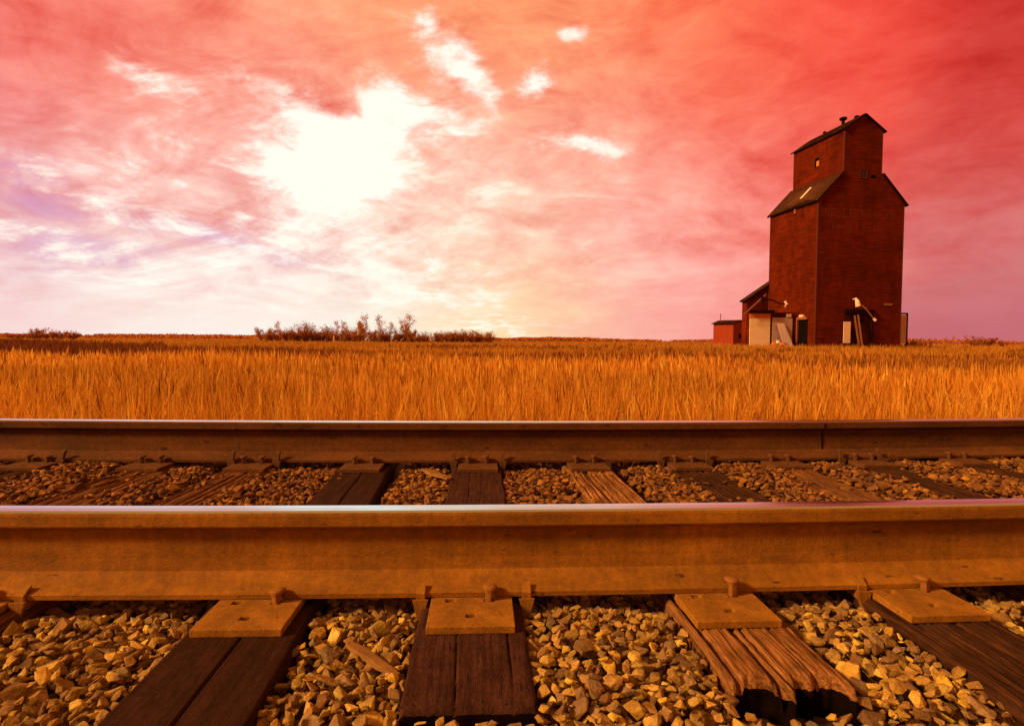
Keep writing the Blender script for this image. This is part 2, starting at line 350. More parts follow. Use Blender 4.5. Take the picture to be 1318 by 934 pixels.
idx = np.arange(X.size).reshape(X.shape)
q = np.stack([idx[:-1, :-1], idx[:-1, 1:], idx[1:, 1:], idx[1:, :-1]], -1).reshape(-1, 4)
fo = np_mesh('field', np.stack([X, Y, Z], -1).reshape(-1, 3), q, m_field, smooth=True)
tag(fo, kind='structure')

# ------------------------------------------------------------------ track geometry
CURV = .014
def curve(x):
    ax_ = abs(x); c = 3.2
    return CURV*(x*x if ax_ <= c else c*c+2*c*(ax_-c))
def slope(x):
    c = 3.2; return CURV*2*max(-c, min(c, x))
NEAR_Y, FAR_Y = 1.520, 3.125
RH = .198
XS = np.concatenate([np.linspace(-14, -4, 6), np.linspace(-3.2, 3.2, 65), np.linspace(4, 14, 6)])
TIES = [(-2.72, 'grey'), (-2.18, 'brown'), (-1.62, 'grey'), (-1.19, 'grey'), (-.515, 'dark'), (-.02, 'worn'), (.585, 'grey'), (1.075, 'brown'), (1.55, 'grey'), (2.02, 'brown'), (2.57, 'brown'), (3.10, 'grey')]

def rail_profile():
    # (across, up), half profile, front side first
    hp = [(.076, 0), (.0762, .011), (.060, .0165), (.030, .027), (.0125, .045), (.0088, .075), (.0088, .115), (.013, .147), (.0345, .158), (.0365, .162), (.0365, .187), (.0352, .1925)]
    top = [(.0335, RH-.0035), (.024, RH-.0008), (0, RH)]
    right = hp+top
    return right
def make_rail(name, y0, m_side):
    half = rail_profile()
    prof = [(-a, b) for a, b in half] + [(a, b) for a, b in reversed(half[:-1])]
    n = len(prof); vs = []; fs = []; mi = []
    for x in XS:
        sl = slope(x); nrm = Vector((-sl, 1, 0)).normalized()
        for a, b in prof:
            p = Vector((x, y0+curve(x), 0)) + nrm*a; vs.append((p.x, p.y, b))
    nh = len(half)
    for i in range(len(XS)-1):
        for j in range(n):
            k = (j+1) % n
            fs.append((i*n+j, i*n+k, (i+1)*n+k, (i+1)*n+j))
            mi.append(1 if (nh-3 <= j <= nh) else 0)
    fs.append(tuple(reversed(range(n)))); mi.append(0); fs.append(tuple((len(XS)-1)*n+j for j in range(n))); mi.append(0)
    mb = MB(); mb.v = vs; mb.f = fs; mb.m = mi
    return mb.build(name, [m_side, m_polish])
near_rail = make_rail('rail', NEAR_Y, m_rust)
tag(near_rail, 'nearest steel rail with a bright worn top and smooth orange rust on its side', 'rail', 'rails of the track')
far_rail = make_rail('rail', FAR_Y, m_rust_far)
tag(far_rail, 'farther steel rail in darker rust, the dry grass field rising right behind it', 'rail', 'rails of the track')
# weld seam and rolled marks
mb = MB()
xs = at_y(1063, 560, FAR_Y).x
yf = FAR_Y+curve(xs)
mb.box((xs-.0035, yf-.0135, .030), (xs+.0035, yf-.0088, .150)); mb.box((xs-.0035, yf-.039, .160), (xs+.0035, yf-.0360, .188))
mb.build('weld_seam', m_fascia, far_rail)
mb = MB()
for i, px in enumerate([926, 932, 974, 981, 992, 1001, 1013, 1019, 1025, 1036, 1040, 1052, 1062, 1070, 1078, 1084]):
    p = at_y(px, 697, NEAR_Y+.0-.0088); yf = NEAR_Y+curve(p.x)-.0088
    hh = .011 if i % 3 else .009
    mb = MB(); mb.box((p.x-.0013, yf-.0004, p.z-hh), (p.x+.0013, yf+.001, p.z+hh))
    if i in (5,): mb.box((p.x+.0013, yf-.0004, p.z+hh-.0025), (p.x+.008, yf+.001, p.z+hh))
    if i in (5, 6): mb.box((p.x+.0013, yf-.0004, p.z-hh), (p.x+.008, yf+.001, p.z-hh+.0025))
    mb.build('rolled_mark', m_rust, near_rail)

# rail anchors
def anchor_mesh(front=-1):
    mb = MB(); s = front; w = .011
    # spring bar under the base, a hook over its near edge, a tongue hanging down
    mb.prism([(0.085*s, -.024), (.085*s, .013), (.070*s, .024), (.058*s, .030), (.056*s, .024), (.066*s, .0195), (.0775*s, .012), (.0775*s, -.002), (-.0775*s, -.002), (-.0775*s, .010), (-.088*s, .014), (-.090*s, -.016), (0, -.020)],
             lambda p: (-w, p[0], p[1]), lambda p: (w, p[0], p[1]))
    mb.add([(-.019, .083*s, -.001), (.019, .083*s, -.001), (.006, .088*s, -.050), (-.006, .088*s, -.050), (-.019, .093*s, .001), (.019, .093*s, .001), (.006, .096*s, -.050), (-.006, .096*s, -.050)],
           [(0, 1, 2, 3), (4, 7, 6, 5), (0, 4, 5, 1), (1, 5, 6, 2), (2, 6, 7, 3), (3, 7, 4, 0)])
    return mb
an0 = anchor_mesh().build('rail_anchor', m_plate, near_rail, bevel=.0015)
an0_used = [False]
def place_anchor(x, y0, par, m_alt=None):
    if not an0_used[0]: o = an0; an0_used[0] = True
    else: o = an0.copy(); COL.objects.link(o)
    o.parent = par; o.location = (x, y0+curve(x), 0); o.rotation_euler = (0, 0, math.atan(slope(x)))
    return o
# anchors on the far rail stick up over the base: taller hook
def far_anchor_mesh():
    mb = MB()
    mb.prism([(-.094, -.030), (-.094, .020), (-.082, .048), (-.066, .058), (-.060, .050), (-.070, .036), (-.0775, .014), (-.0775, -.002), (.0775, -.002), (.0775, .010), (.088, .014), (.090, -.016), (0, -.020)],
             lambda p: (-.009, p[0], p[1]), lambda p: (.009, p[0], p[1]))
    mb.add([(-.022, -.094, .016), (.022, -.094, .010), (.010, -.098, -.045), (-.010, -.098, -.045), (-.020, -.104, .014), (.020, -.104, .010), (.008, -.106, -.045), (-.008, -.106, -.045)],
           [(0, 1, 2, 3), (4, 7, 6, 5), (0, 4, 5, 1), (1, 5, 6, 2), (2, 6, 7, 3), (3, 7, 4, 0)])
    return mb
m_anchor = mat('anchor_rust', (.07, .028, .012), (.13, .055, .02), scale=20, rough=.9, bump=.4, bscale=200)
for x in (-.142, .112, -1.075, .955):
    place_anchor(x, NEAR_Y, near_rail)
fa0 = far_anchor_mesh().build('rail_anchor', m_anchor, far_rail, bevel=.0015)
first = True
for px in (74, 298, 357, 584, 647, 852, 915, 1094, 1148):
    x = at_z(px, 596, 0).x
    if first: o = fa0; first = False
    else: o = fa0.copy(); COL.objects.link(o); o.parent = far_rail
    o.location = (x, FAR_Y+curve(x), 0); o.rotation_euler = (0, 0, math.atan(slope(x)))

# ------------------------------------------------------------------ ties with plates and spikes
def vnoise(x, y, z=0.0): return noise.noise(Vector((x, y, z)))
TY0, TY1 = 1.045, 3.62
m_end = mat('shaded_end_grain', (.004, .002, .002), (.010, .005, .004), scale=20, rough=1, spec=0.0)  # near-black: shade of the ballast pit painted onto the tie ends
def tie_mesh(kind, seed, w=.238, h=.17, lobes=False):
    nx_, ny_ = 84, 240
    rs = random.Random(seed)
    cracks = []
    if kind == 'dark': cracks = [(.004, .006, .022, .0022, 0, 1)]
    elif kind == 'worn': cracks = [(-.070, .008, .006, .0011, 0, .14), (-.030, .010, .012, .0014, 0, .9), (.080, .006, .010, .0015, 0, .5), (.02, .006, .006, .0011, .3, .9), (.045, .006, .005, .0010, 0, .10), (.0, .006, .005, .0010, .05, .13)]
    else: cracks = [(rs.uniform(-.1, .1), rs.uniform(.003, .008), rs.uniform(.010, .035), rs.uniform(.0016, .0042), rs.choice([0, 0, 0, .1, .4]), rs.choice([1, 1, .5, .7])) for _ in range(17)]
    amp = {'dark': .0006, 'worn': .0016, 'grey': .0030, 'brown': .0026}[kind]
    xs_ = np.linspace(-w/2, w/2, nx_); ys_ = np.linspace(TY0, TY1, ny_)
    V = np.zeros((ny_, nx_, 3))
    for j, yv in enumerate(ys_):
        t = (yv-TY0)/(TY1-TY0)
        for i, xv in enumerate(xs_):
            z = 0.0
            for (cx, wob_, dep, cw, t0, t1) in cracks:
                if not (t0 <= t <= t1): continue
                c = cx + wob_*vnoise(cx*50, yv*1.6, seed) + wob_*.18*vnoise(cx*90, yv*20, seed+4)
                d = abs(xv-c)/cw
                if d < 3: z -= dep*math.exp(-d*d)*(.6+.5*vnoise(yv*6, cx*40, 3))
            z += amp*(vnoise(xv*110, yv*4, seed)+.6*vnoise(xv*260, yv*9, seed+9))
            z += amp*.8*vnoise(xv*20, yv*6, seed+20)
            e = min(xv+w/2, w/2-xv); rr = .010 if kind in ('dark', 'worn') else .020
            if e < rr: z -= (rr-math.sqrt(max(0, rr*rr-(rr-e)**2)))*.8
            ey = min(yv-TY0, TY1-yv); re = .030
            if ey < re: z -= (re-math.sqrt(max(0, re*re-(re-ey)**2)))*.7
            yy_ = yv + ({2: .022, 22: -.07}.get(seed-0, 0) if j < 3 else 0)
            if kind in ('grey', 'brown') and (j < 6 or j > ny_-7):
                yy_ += (.018*vnoise(xv*40, seed, 5))
            if lobes and j < 40:
                fr_ = ((xv+w/2+.012)/w*2) % 1.0
                yy_ += (1-j/40)*.055*math.sqrt(max(0, 1-(2*fr_-1)**2))
            xo = .004*vnoise(yv*5, seed, 2)+(.003*vnoise(yv*30, seed, xv) if kind in ('grey', 'brown') else 0)
            V[j, i] = (xv+xo, yy_, z)
    verts = V.reshape(-1, 3); top = len(verts)
    idx = np.arange(top).reshape(ny_, nx_)
    q = np.stack([idx[:-1, :-1], idx[:-1, 1:], idx[1:, 1:], idx[1:, :-1]], -1).reshape(-1, 4)
    ring = list(idx[0, :])+list(idx[1:, -1])+list(idx[-1, -2::-1])+list(idx[-2:0:-1, 0])
    rings = [ring]; allv = [verts]
    n0 = top
    for lv, zz_ in enumerate((-.03, -.07, -h)):
        rv = verts[ring].copy(); rv[:, 2] = zz_
        for k in range(len(rv)):
            rv[k, 0] += .003*vnoise(rv[k, 1]*12, zz_*60, seed); rv[k, 1] += .004*vnoise(rv[k, 0]*40, zz_*40, seed+7)
        allv.append(rv); rings.append(list(range(n0, n0+len(ring)))); n0 += len(ring)
    qs = [q]
    for a, b in zip(rings[:-1], rings[1:]):
        a = np.array(a); b = np.array(b)
        qs.append(np.stack([a, b, np.roll(b, -1), np.roll(a, -1)], -1))
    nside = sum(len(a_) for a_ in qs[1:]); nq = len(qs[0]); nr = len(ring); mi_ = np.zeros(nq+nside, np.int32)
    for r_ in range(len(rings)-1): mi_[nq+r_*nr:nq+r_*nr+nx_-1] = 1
    return np.concatenate(allv), np.concatenate(qs), mi_

def plate_mesh(w=.194, y0=-.225, y1=.11, th=.017):
    """steel tie plate with square punched holes; top at z=0"""
    hx = [(-.062, -.040), (.030, .052)]
    xs_ = [-w/2, -.062, -.040, -.012, .010, .030, .052, w/2]
    ys_ = [y0, -.180, -.162, -.100, -.082, .085, .102, y1]
    holes = {(1, 3), (5, 3), (3, 1), (1, 5), (5, 5)}
    bm = bmesh.new(); vt = {}; 
    def vv(i, j, k):
        if (i, j, k) not in vt: vt[(i, j, k)] = bm.verts.new((xs_[i], ys_[j], 0 if k else -th))
        return vt[(i, j, k)]
    nx_, ny_ = len(xs_)-1, len(ys_)-1
    solid = lambda i, j: 0 <= i < nx_ and 0 <= j < ny_ and (i, j) not in holes
    for i in range(nx_):
        for j in range(ny_):
            if not solid(i, j): continue
            bm.faces.new([vv(i, j, 1), vv(i+1, j, 1), vv(i+1, j+1, 1), vv(i, j+1, 1)])
            bm.faces.new([vv(i, j, 0), vv(i, j+1, 0), vv(i+1, j+1, 0), vv(i+1, j, 0)])
            if not solid(i-1, j): bm.faces.new([vv(i, j, 0), vv(i, j, 1), vv(i, j+1, 1), vv(i, j+1, 0)])
            if not solid(i+1, j): bm.faces.new([vv(i+1, j, 0), vv(i+1, j+1, 0), vv(i+1, j+1, 1), vv(i+1, j, 1)])
            if not solid(i, j-1): bm.faces.new([vv(i, j, 0), vv(i+1, j, 0), vv(i+1, j, 1), vv(i, j, 1)])
            if not solid(i, j+1): bm.faces.new([vv(i, j+1, 0), vv(i, j+1, 1), vv(i+1, j+1, 1), vv(i+1, j+1, 0)])
    bmesh.ops.recalc_face_normals(bm, faces=bm.faces)
    es = [e for e in bm.edges if len(e.link_faces) == 2 and abs(e.link_faces[0].normal.dot(e.link_faces[1].normal)) < .5]
    bmesh.ops.bevel(bm, geom=es, offset=.0022, segments=2, affect='EDGES', profile=.6)
    for v in bm.verts: v.co.z += .0008*vnoise(v.co.x*30, v.co.y*30)
    me = bpy.data.meshes.new('tie_plate'); bm.to_mesh(me); bm.free(); return me
plate_me = plate_mesh(); plate_me.materials.append(m_plate)
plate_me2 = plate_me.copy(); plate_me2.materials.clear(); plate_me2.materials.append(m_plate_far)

def spike_mesh(lift=.0):
    bm = bmesh.new()
    # square shank, flared neck, domed oval head reaching over the rail base (+y)
    secs = [(-.03, .0082, .0082, 0), (.010+lift, .0082, .0082, 0), (.016+lift, .0090, .0095, .001), (.0215+lift, .0150, .0165, .006), (.0255+lift, .0165, .0190, .007), (.0290+lift, .0130, .0150, .006), (.0305+lift, .0060, .0070, .005)]
    rings = []
    for k, (z, rx, ry, oy) in enumerate(secs):
        r_ = []
        for j in range(16):
            t = 2*math.pi*(j+.5)/16; e = .35 if k < 3 else .85
            c, s_ = math.cos(t), math.sin(t)
            r_.append(bm.verts.new((rx*math.copysign(abs(c)**e, c), oy+ry*math.copysign(abs(s_)**e, s_), z)))
        rings.append(r_)
    for a, b in zip(rings[:-1], rings[1:]):
        for j in range(16): bm.faces.new((a[j], a[(j+1) % 16], b[(j+1) % 16], b[j]))
    bm.faces.new(list(reversed(rings[0]))); bm.faces.new(rings[-1])
    me = bpy.data.meshes.new('spike'); bm.to_mesh(me); bm.free()
    me.materials.append(m_spike); me.polygons.foreach_set('use_smooth', [True]*len(me.polygons)); return me
spike_me = spike_mesh(.004); spike_me.materials[0] = m_spike
m_spike2 = mat('dark_spike_rust', (.10, .04, .018), (.17, .07, .028), scale=20, rough=.9)
spike_me2 = spike_mesh(.004); spike_me2.materials[0] = m_spike2

tie_labels = {
 -2.72: 'weathered brown sleeper at the far left, leftmost one before the farther rail',
 -2.18: 'dark brown sleeper second from the left edge in the gravel between the rails',
 -1.62: 'splintered brown sleeper left of the middle, mostly buried in gravel between the rails',
 -1.19: 'rough barky brown sleeper just left of the smooth dark one',
 -.515: 'smooth dark creosoted sleeper with one long crack down its middle',
 -.02: 'worn dark purple brown sleeper with fine cracks, straight ahead in the middle',
 .585: 'weathered orange brown sleeper with deep grain grooves and a rotted round end',
 1.075: 'dark split sleeper at the lower right, grooves along its top',
 1.55: 'light brown grooved sleeper right of centre in the gravel between the rails',
 2.02: 'dark brown sleeper half covered by stones, second from the right between the rails',
 2.57: 'dark sleeper at the far right, seen only beside the farther rail',
 3.10: 'greyish sleeper beyond the right end of the others between the rails'}
tie_skew = {-1.19: -.035, -.515: .035, .585: .03, 1.075: .012}
tie_w = {-.515: .248, -.02: .243, .585: .232, 1.075: .24}
for n_, (tx, kind) in enumerate(TIES):
    root = empty('railway_tie', (tx, 0, -.0185)); tag(root, tie_labels[tx], 'railway tie', 'wooden ties under the rails')
    v, f, mi_ = tie_mesh(kind, n_*3+1, tie_w.get(tx, .236), lobes=(tx == .585))
    v = v.copy(); v[:, 1] += curve(tx); v[:, 0] -= tie_skew.get(tx, 0)*(v[:, 1]-1.3)
    if tx == -.515: v[:, 1] -= .10*(1-sstep(TY0, TY0+.3, v[:, 1]))
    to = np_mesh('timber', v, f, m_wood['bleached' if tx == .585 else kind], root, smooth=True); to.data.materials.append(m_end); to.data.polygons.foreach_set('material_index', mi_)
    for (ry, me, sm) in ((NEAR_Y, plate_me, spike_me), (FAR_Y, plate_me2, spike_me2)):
        p = bpy.data.objects.new('tie_plate', me); COL.objects.link(p); p.parent = root
        dxp = {-.515: 0, -.02: 0, .585: -.005, 1.075: .0}.get(tx, random.uniform(-.015, .015)) if ry == NEAR_Y else random.uniform(-.01, .01)
        dxp -= tie_skew.get(tx, 0)*(ry-.1-1.3); p.location = (dxp, ry+curve(tx), .0170); p.rotation_euler = (0, 0, math.atan(slope(tx))*.7)
        for (hx_, hy_, rz, k) in ((.041, -.091, 0, 1), (-.051, .0935, math.pi, 1)):
            s_ = bpy.data.objects.new('spike', sm); COL.objects.link(s_); s_.parent = p
            s_.location = (hx_, hy_, random.uniform(-.004, .006) if ry == FAR_Y else {-.515: -.004, -.02: .000, .585: .008, 1.075: .002}.get(tx, 0))
            s_.rotation_euler = (random.uniform(-.05, .05), random.uniform(-.08, .08), rz+{-.515: -.5, .585: .15, 1.075: .4}.get(tx, random.uniform(-.3, .3)))
        if ry == FAR_Y:
            s_ = bpy.data.objects.new('spike', sm); COL.objects.link(s_); s_.parent = p
            s_.location = (-.051, -.091, .002); s_.rotation_euler = (0, 0, random.uniform(-.3, .3))

# ------------------------------------------------------------------ ballast
def stone_variants(k):
    out = []
    for i in range(k):
        rs = random.Random(100+i); bm = bmesh.new()
        sxx = (1.0, rs.uniform(.62, .95), rs.uniform(.42, .75))
        for _ in range(rs.randint(9, 14)):
            d = Vector((rs.gauss(0, 1), rs.gauss(0, 1), rs.gauss(0, 1))).normalized()*rs.uniform(.85, 1.12)
            bm.verts.new((d.x*sxx[0], d.y*sxx[1], d.z*sxx[2]))
        r_ = bmesh.ops.convex_hull(bm, input=bm.verts)
        bmesh.ops.delete(bm, geom=[g_ for g_ in r_['geom_interior'] if isinstance(g_, bmesh.types.BMVert)], context='VERTS')
        bmesh.ops.dissolve_limit(bm, angle_limit=R(14), verts=bm.verts, edges=bm.edges)
        bmesh.ops.bevel(bm, geom=list(bm.edges), offset=.045, segments=1, affect='EDGES', clamp_overlap=True)
        bmesh.ops.triangulate(bm, faces=bm.faces)
        bm.verts.ensure_lookup_table()
        v = np.array([v.co[:] for v in bm.verts]); f = np.array([[x.index for x in fc.verts] for fc in bm.faces])
        out.append((v, f)); bm.free()
    return out
def ztop(x, y):
    z = -.032
    for tx, kind in TIES:
        d = abs(x-tx)
        if d < .22: z -= .018*(1-d/.22)*(1.6 if tx in (.585, 1.075) else 1.0)
    for yr in (NEAR_Y, FAR_Y):
        d = abs(y-yr-curve(x))
        if d < .13: z -= .030*(1-(d/.13)**2)
    if y < 1.05: z -= .035*min(1, (1.05-y)/.10)*(1-min(1, abs(y-.93)/.5)) - .0
    if y > 3.5: z -= .45*min(1, (y-3.5)/1.7)
    if y < .9: z -= .5*min(1, (.9-y)/1.7)**1.2
    z += .014*vnoise(x*2.3, y*2.3, 5)+.008*vnoise(x*7, y*7, 9)
    if y > 1.6: # fuller middle bed, sleepers partly buried at the sides
        z += .006+.022*max(0, min(1, (abs(x+.2)-.6)/1.0))*(1 if y < 3.2 else 0)
    return z
def deposit(x0, x1, y0, y1, n_try, rmin, rmax, depth):
    cell = .05; grid = {}; out = []
    rx = rng.uniform(x0, x1, n_try); ry = rng.uniform(y0, y1, n_try); rr = rmin+(rmax-rmin)*rng.random(n_try)**1.7
    for x, y, r in zip(rx.tolist(), ry.tolist(), rr.tolist()):
        blocked = False
        for tx, kind in TIES:
            if abs(x-tx) < .119+r*.45 and TY0-.005+curve(tx)-r*.4-(.10 if tx == -.515 else 0) < y < TY1+curve(tx)+r*.5: blocked = True; break
        if blocked: continue
        zt = ztop(x, y); z = zt-depth
        gi, gj = int(x//cell), int(y//cell)
        for a in (-1, 0, 1):
            for b in (-1, 0, 1):
                for (X_, Y_, Z_, R_) in grid.get((gi+a, gj+b), ()):
                    d2 = (X_-x)**2+(Y_-y)**2; s_ = (R_+r)*.80
                    if d2 < s_*s_:
                        zn = Z_+.78*math.sqrt(s_*s_-d2)
                        if zn > z: z = zn
        if z+r*.50 > zt+.014: continue
        grid.setdefault((gi, gj), []).append((x, y, z, r)); out.append((x, y, z, r))
    return out
def build_stones(name, st_, parent=None):
    variants = stone_variants(22)
    a = np.array(st_); n = len(a); vi = rng.integers(0, len(variants), n)
    # random orientation, biased to lie flat
    ang = rng.uniform(0, 2*np.pi, n); tx = rng.normal(0, .36, n); ty = rng.normal(0, .36, n)
    ca, sa = np.cos(ang), np.sin(ang); cx_, sx_ = np.cos(tx), np.sin(tx); cy2, sy2 = np.cos(ty), np.sin(ty)
    Rz = np.zeros((n, 3, 3)); Rz[:, 0, 0] = ca; Rz[:, 0, 1] = -sa; Rz[:, 1, 0] = sa; Rz[:, 1, 1] = ca; Rz[:, 2, 2] = 1
    Rx = np.zeros((n, 3, 3)); Rx[:, 0, 0] = 1; Rx[:, 1, 1] = cx_; Rx[:, 1, 2] = -sx_; Rx[:, 2, 1] = sx_; Rx[:, 2, 2] = cx_
    Ry = np.zeros((n, 3, 3)); Ry[:, 1, 1] = 1; Ry[:, 0, 0] = cy2; Ry[:, 0, 2] = sy2; Ry[:, 2, 0] = -sy2; Ry[:, 2, 2] = cy2
    Q = Rx @ Ry @ Rz
    sc = a[:, 3]*rng.uniform(1.08, 1.36, n)
    pal = np.array([(.56, .36, .09), (.72, .49, .11), (.44, .26, .08), (.38, .26, .14), (.80, .58, .15), (.28, .16, .07), (.58, .38, .13), (.92, .66, .10), (.44, .28, .11)])
    pc = pal[rng.choice(len(pal), n, p=[.2, .14, .16, .1, .08, .1, .12, .03, .07])]*rng.uniform(.55, 1.2, (n, 1))
    dust = sstep(1.5, 1.85, a[:, 1])[:, None]; pc = pc*(1-dust*np.array([[.40, .58, .66]]))  # rust dust between the rails
    V = []; Fc = []; C = []; off = 0
    for k, (v, f) in enumerate(variants):
        s_ = np.where(vi == k)[0]
        if not len(s_): continue
        vv = np.einsum('nij,vj->nvi', Q[s_], v)*sc[s_][:, None, None]+a[s_, None, :3]
        V.append(vv.reshape(-1, 3)); Fc.append((f[None]+off+(np.arange(len(s_))*len(v))[:, None, None]).reshape(-1, 3)); off += len(s_)*len(v)
        C.append(np.repeat(pc[s_], len(v), 0))
    return np_mesh(name, np.concatenate(V), np.concatenate(Fc), m_stone, parent, np.concatenate(C))
st_near = deposit(-2.2, 2.2, .45, 1.60, 70000, .010, .029, .05)
st_mid = deposit(-3.9, 3.9, 1.60, 3.30, 110000, .012, .025, .045)
st_far = deposit(-4.5, 4.5, 3.30, 4.8, 14000, .016, .028, .03)
extra = []
for tx, kind in TIES:
    if abs(tx) > 1.0 or tx == .585:
        for _ in range({.585: 10, 1.075: 50}.get(tx, 130)):
            sx_0 = rng.uniform(-.11, .11); yv_ = rng.uniform(1.68, 2.95); r_ = rng.uniform(.008, .016)
            if vnoise(tx*9+sx_0*9, yv_*5, 3) + (abs(sx_0)-.06)*6 < .05: continue
            x_ = tx+sx_0-tie_skew.get(tx, 0)*(yv_-1.3); extra.append((x_, yv_, -.0185+r_*.35, r_))
for _ in range(2600):  # chips and fines
    x_, y_ = rng.uniform(-1.7, 1.7), rng.uniform(.85, 1.5); r_ = rng.uniform(.004, .008)
    if any(abs(x_-tx) < .13 for tx, k in TIES) and y_ > 1.02: continue
    extra.append((x_, y_, ztop(x_, y_)+rng.uniform(-.018, .004), r_))
print('stones', len(st_near), len(st_mid), len(st_far))
bo = build_stones('ballast', st_near+st_mid+st_far+extra); tag(bo, kind='stuff')

# dirt under the stones
bx_ = np.linspace(-14, 14, 113); by_ = np.linspace(-.6, 5.4, 61)
X, Y = np.meshgrid(bx_, by_)
Z = np.vectorize(ztop)(X, Y)-.052
idx = np.arange(X.size).reshape(X.shape)
q = np.stack([idx[:-1, :-1], idx[:-1, 1:], idx[1:, 1:], idx[1:, :-1]], -1).reshape(-1, 4)
tag(np_mesh('track_bed', np.stack([X, Y, np.maximum(Z, ground(X, Y)+.01)], -1).reshape(-1, 3), q, m_bed, smooth=True), kind='structure')

# splinters of old sleeper in the ballast
def splinter(p0, p1, w, h, label, m, seed):
    rs = random.Random(seed); mb = MB(); p0, p1 = Vector(p0), Vector(p1)
    d = (p1-p0); sd_ = d.cross(Vector((0, 0, 1))).normalized(); n = 7; V = []
    for i in range(n):
        t = i/(n-1); ww = w*(.55+.45*math.sin(math.pi*min(1, t*1.1+.12)))*rs.uniform(.85, 1.1); hh = h*(.6+.4*math.sin(math.pi*t))
        c = p0+d*t+Vector((0, 0, rs.uniform(-.002, .002)))
        V += [c-sd_*ww/2+Vector((0, 0, -hh/2)), c+sd_*ww/2+Vector((0, 0, -hh/2)), c+sd_*ww*.42+Vector((0, 0, hh/2)), c-sd_*ww*.35+Vector((0, 0, hh/2*rs.uniform(.8, 1.2)))]
    fs = [(0, 1, 2, 3), tuple((n-1)*4+k for k in (3, 2, 1, 0))]
    for i in range(n-1):
        for k in range(4): fs.append((i*4+k, (i+1)*4+k, (i+1)*4+(k+1) % 4, i*4+(k+1) % 4))
    c0 = (p0+p1)/2
    mb.add([v-c0 for v in V], fs); o = mb.build('wood_splinter', m, bevel=.001); o.location = c0
    return tag(o, label, 'wood splinter', 'splinters lying in the ballast')
m_chip = mat('wood_chip', (.17, .08, .025), (.28, .14, .04), scale=20, stretch=(1, 1, 1), rough=.9, bump=.4)
splinter(at_z(449, 828, -.022), at_z(512, 868, -.028), .030, .012, 'flat brown wood splinter on gravel left of the middle worn sleeper', m_chip, 1)
splinter(at_z(546, 604, -.01), at_z(578, 616, -.012), .05, .014, 'brown wood chip on gravel beyond the near rail, left of the middle sleeper', m_chip, 2)
splinter(at_z(84, 634, -.012), at_z(104, 622, -.012), .045, .02, 'pinkish grey bark chunk at the left between the rails', m_wood['grey'], 3)
splinter(at_z(118, 626, -.014), at_z(152, 617, -.014), .025, .012, 'long thin bark strip at the left, beside the chunk between the rails', m_wood['grey'], 4)
splinter(at_z(1170, 637, -.016), at_z(1196, 632, -.016), .03, .012, 'small wood chip at the right against the near rail top', m_chip, 5)

# ------------------------------------------------------------------ grass
def blades(n, x, y, z, h, w, lean, cols, seg=3, head=None):
    """curved blades facing random ways, one strip of quads each"""
    az = rng.uniform(0, 2*np.pi, n); la = rng.normal(0, 1, n)*lean
    ldir = rng.uniform(0, 2*np.pi, n); lx, ly = np.cos(ldir)*la, np.sin(ldir)*la
    T = np.linspace(0, 1, seg+1); V = np.zeros((n, seg+1, 2, 3))
    for i, t in enumerate(T):
        ww = w*(1-.75*t) if head is None else w*np.interp(t, [0, .55, .75, .9, 1], [.7, .6, head, head*.8, .2])
        cx_ = x+lx*h*t**1.8; cyy = y+ly*h*t**1.8; cz = z+h*t*(1-.25*np.abs(la)*t)
        V[:, i, 0] = np.stack([cx_-np.cos(az)*ww/2, cyy-np.sin(az)*ww/2, cz], -1)
        V[:, i, 1] = np.stack([cx_+np.cos(az)*ww/2, cyy+np.sin(az)*ww/2, cz], -1)
    base = (np.arange(n)*(seg+1)*2)[:, None, None]
    q = np.array([[2*i, 2*i+1, 2*i+3, 2*i+2] for i in range(seg)])[None]+base
    return V.reshape(-1, 3), q.reshape(-1, 4), np.repeat(cols, (seg+1)*2, 0)
def fbm2(x, y, s, seed):
    r_ = np.random.default_rng(seed); out = 0; amp = 1
    for o_ in range(4):
        for k in range(3):
            a = r_.uniform(0, 2*np.pi); f = s*(2**o_)*r_.uniform(.7, 1.3)
            out = out+amp*np.sin(f*(x*np.cos(a)+y*np.sin(a))+r_.uniform(0, 6.28)+1.3*np.sin(f*.6*(x*np.sin(a)-y*np.cos(a))))
        amp *= .6
    return out/3.2
GV, GF, GC = [], [], []; goff = 0
def add_g(res):
    global goff
    v, f, c = res; GV.append(v); GF.append(f+goff); GC.append(c); goff += len(v)
A_ = np.array((.76, .38, .042)); B_ = np.array((.62, .275, .032)); C_ = np.array((.44, .17, .024)); D__ = np.array((.18, .055, .012)); E_ = np.array((.85, .52, .09))
def gcol(x, y, n):
    t = rng.random(n)[:, None]; c = A_*(1-t)+B_*t
    k = rng.random(n)
    c[k < .15] = C_; c[k < .04] = D__; c[k > .88] = E_
    big = np.clip(.5+.5*fbm2(x, y, .35, 5), 0, 1)[:, None]
    c = c*(.72+.42*big)
    # weedy rust brown drifts across the middle distance
    dr = sstep(.15, .75, fbm2(x*.55, y*1.5, .16, 11)+.25*sstep(14, 22, y)-.2*sstep(60, 110, y))[:, None]*sstep(11, 17, y)[:, None]
    c = c*(1-dr*.5)+np.array((.30, .10, .022))*dr*.5
    dl = (sstep(-.54, -.68, x/y+.10*fbm2(x, y, .12, 31))*sstep(24, 32, y)*sstep(60, 48, y+6*fbm2(x, y, .1, 33)))[:, None]
    c = c*(1-dl*.85)+np.array((.11, .026, .012))*dl*.85
    return c*rng.uniform(.8, 1.15, (n, 1))
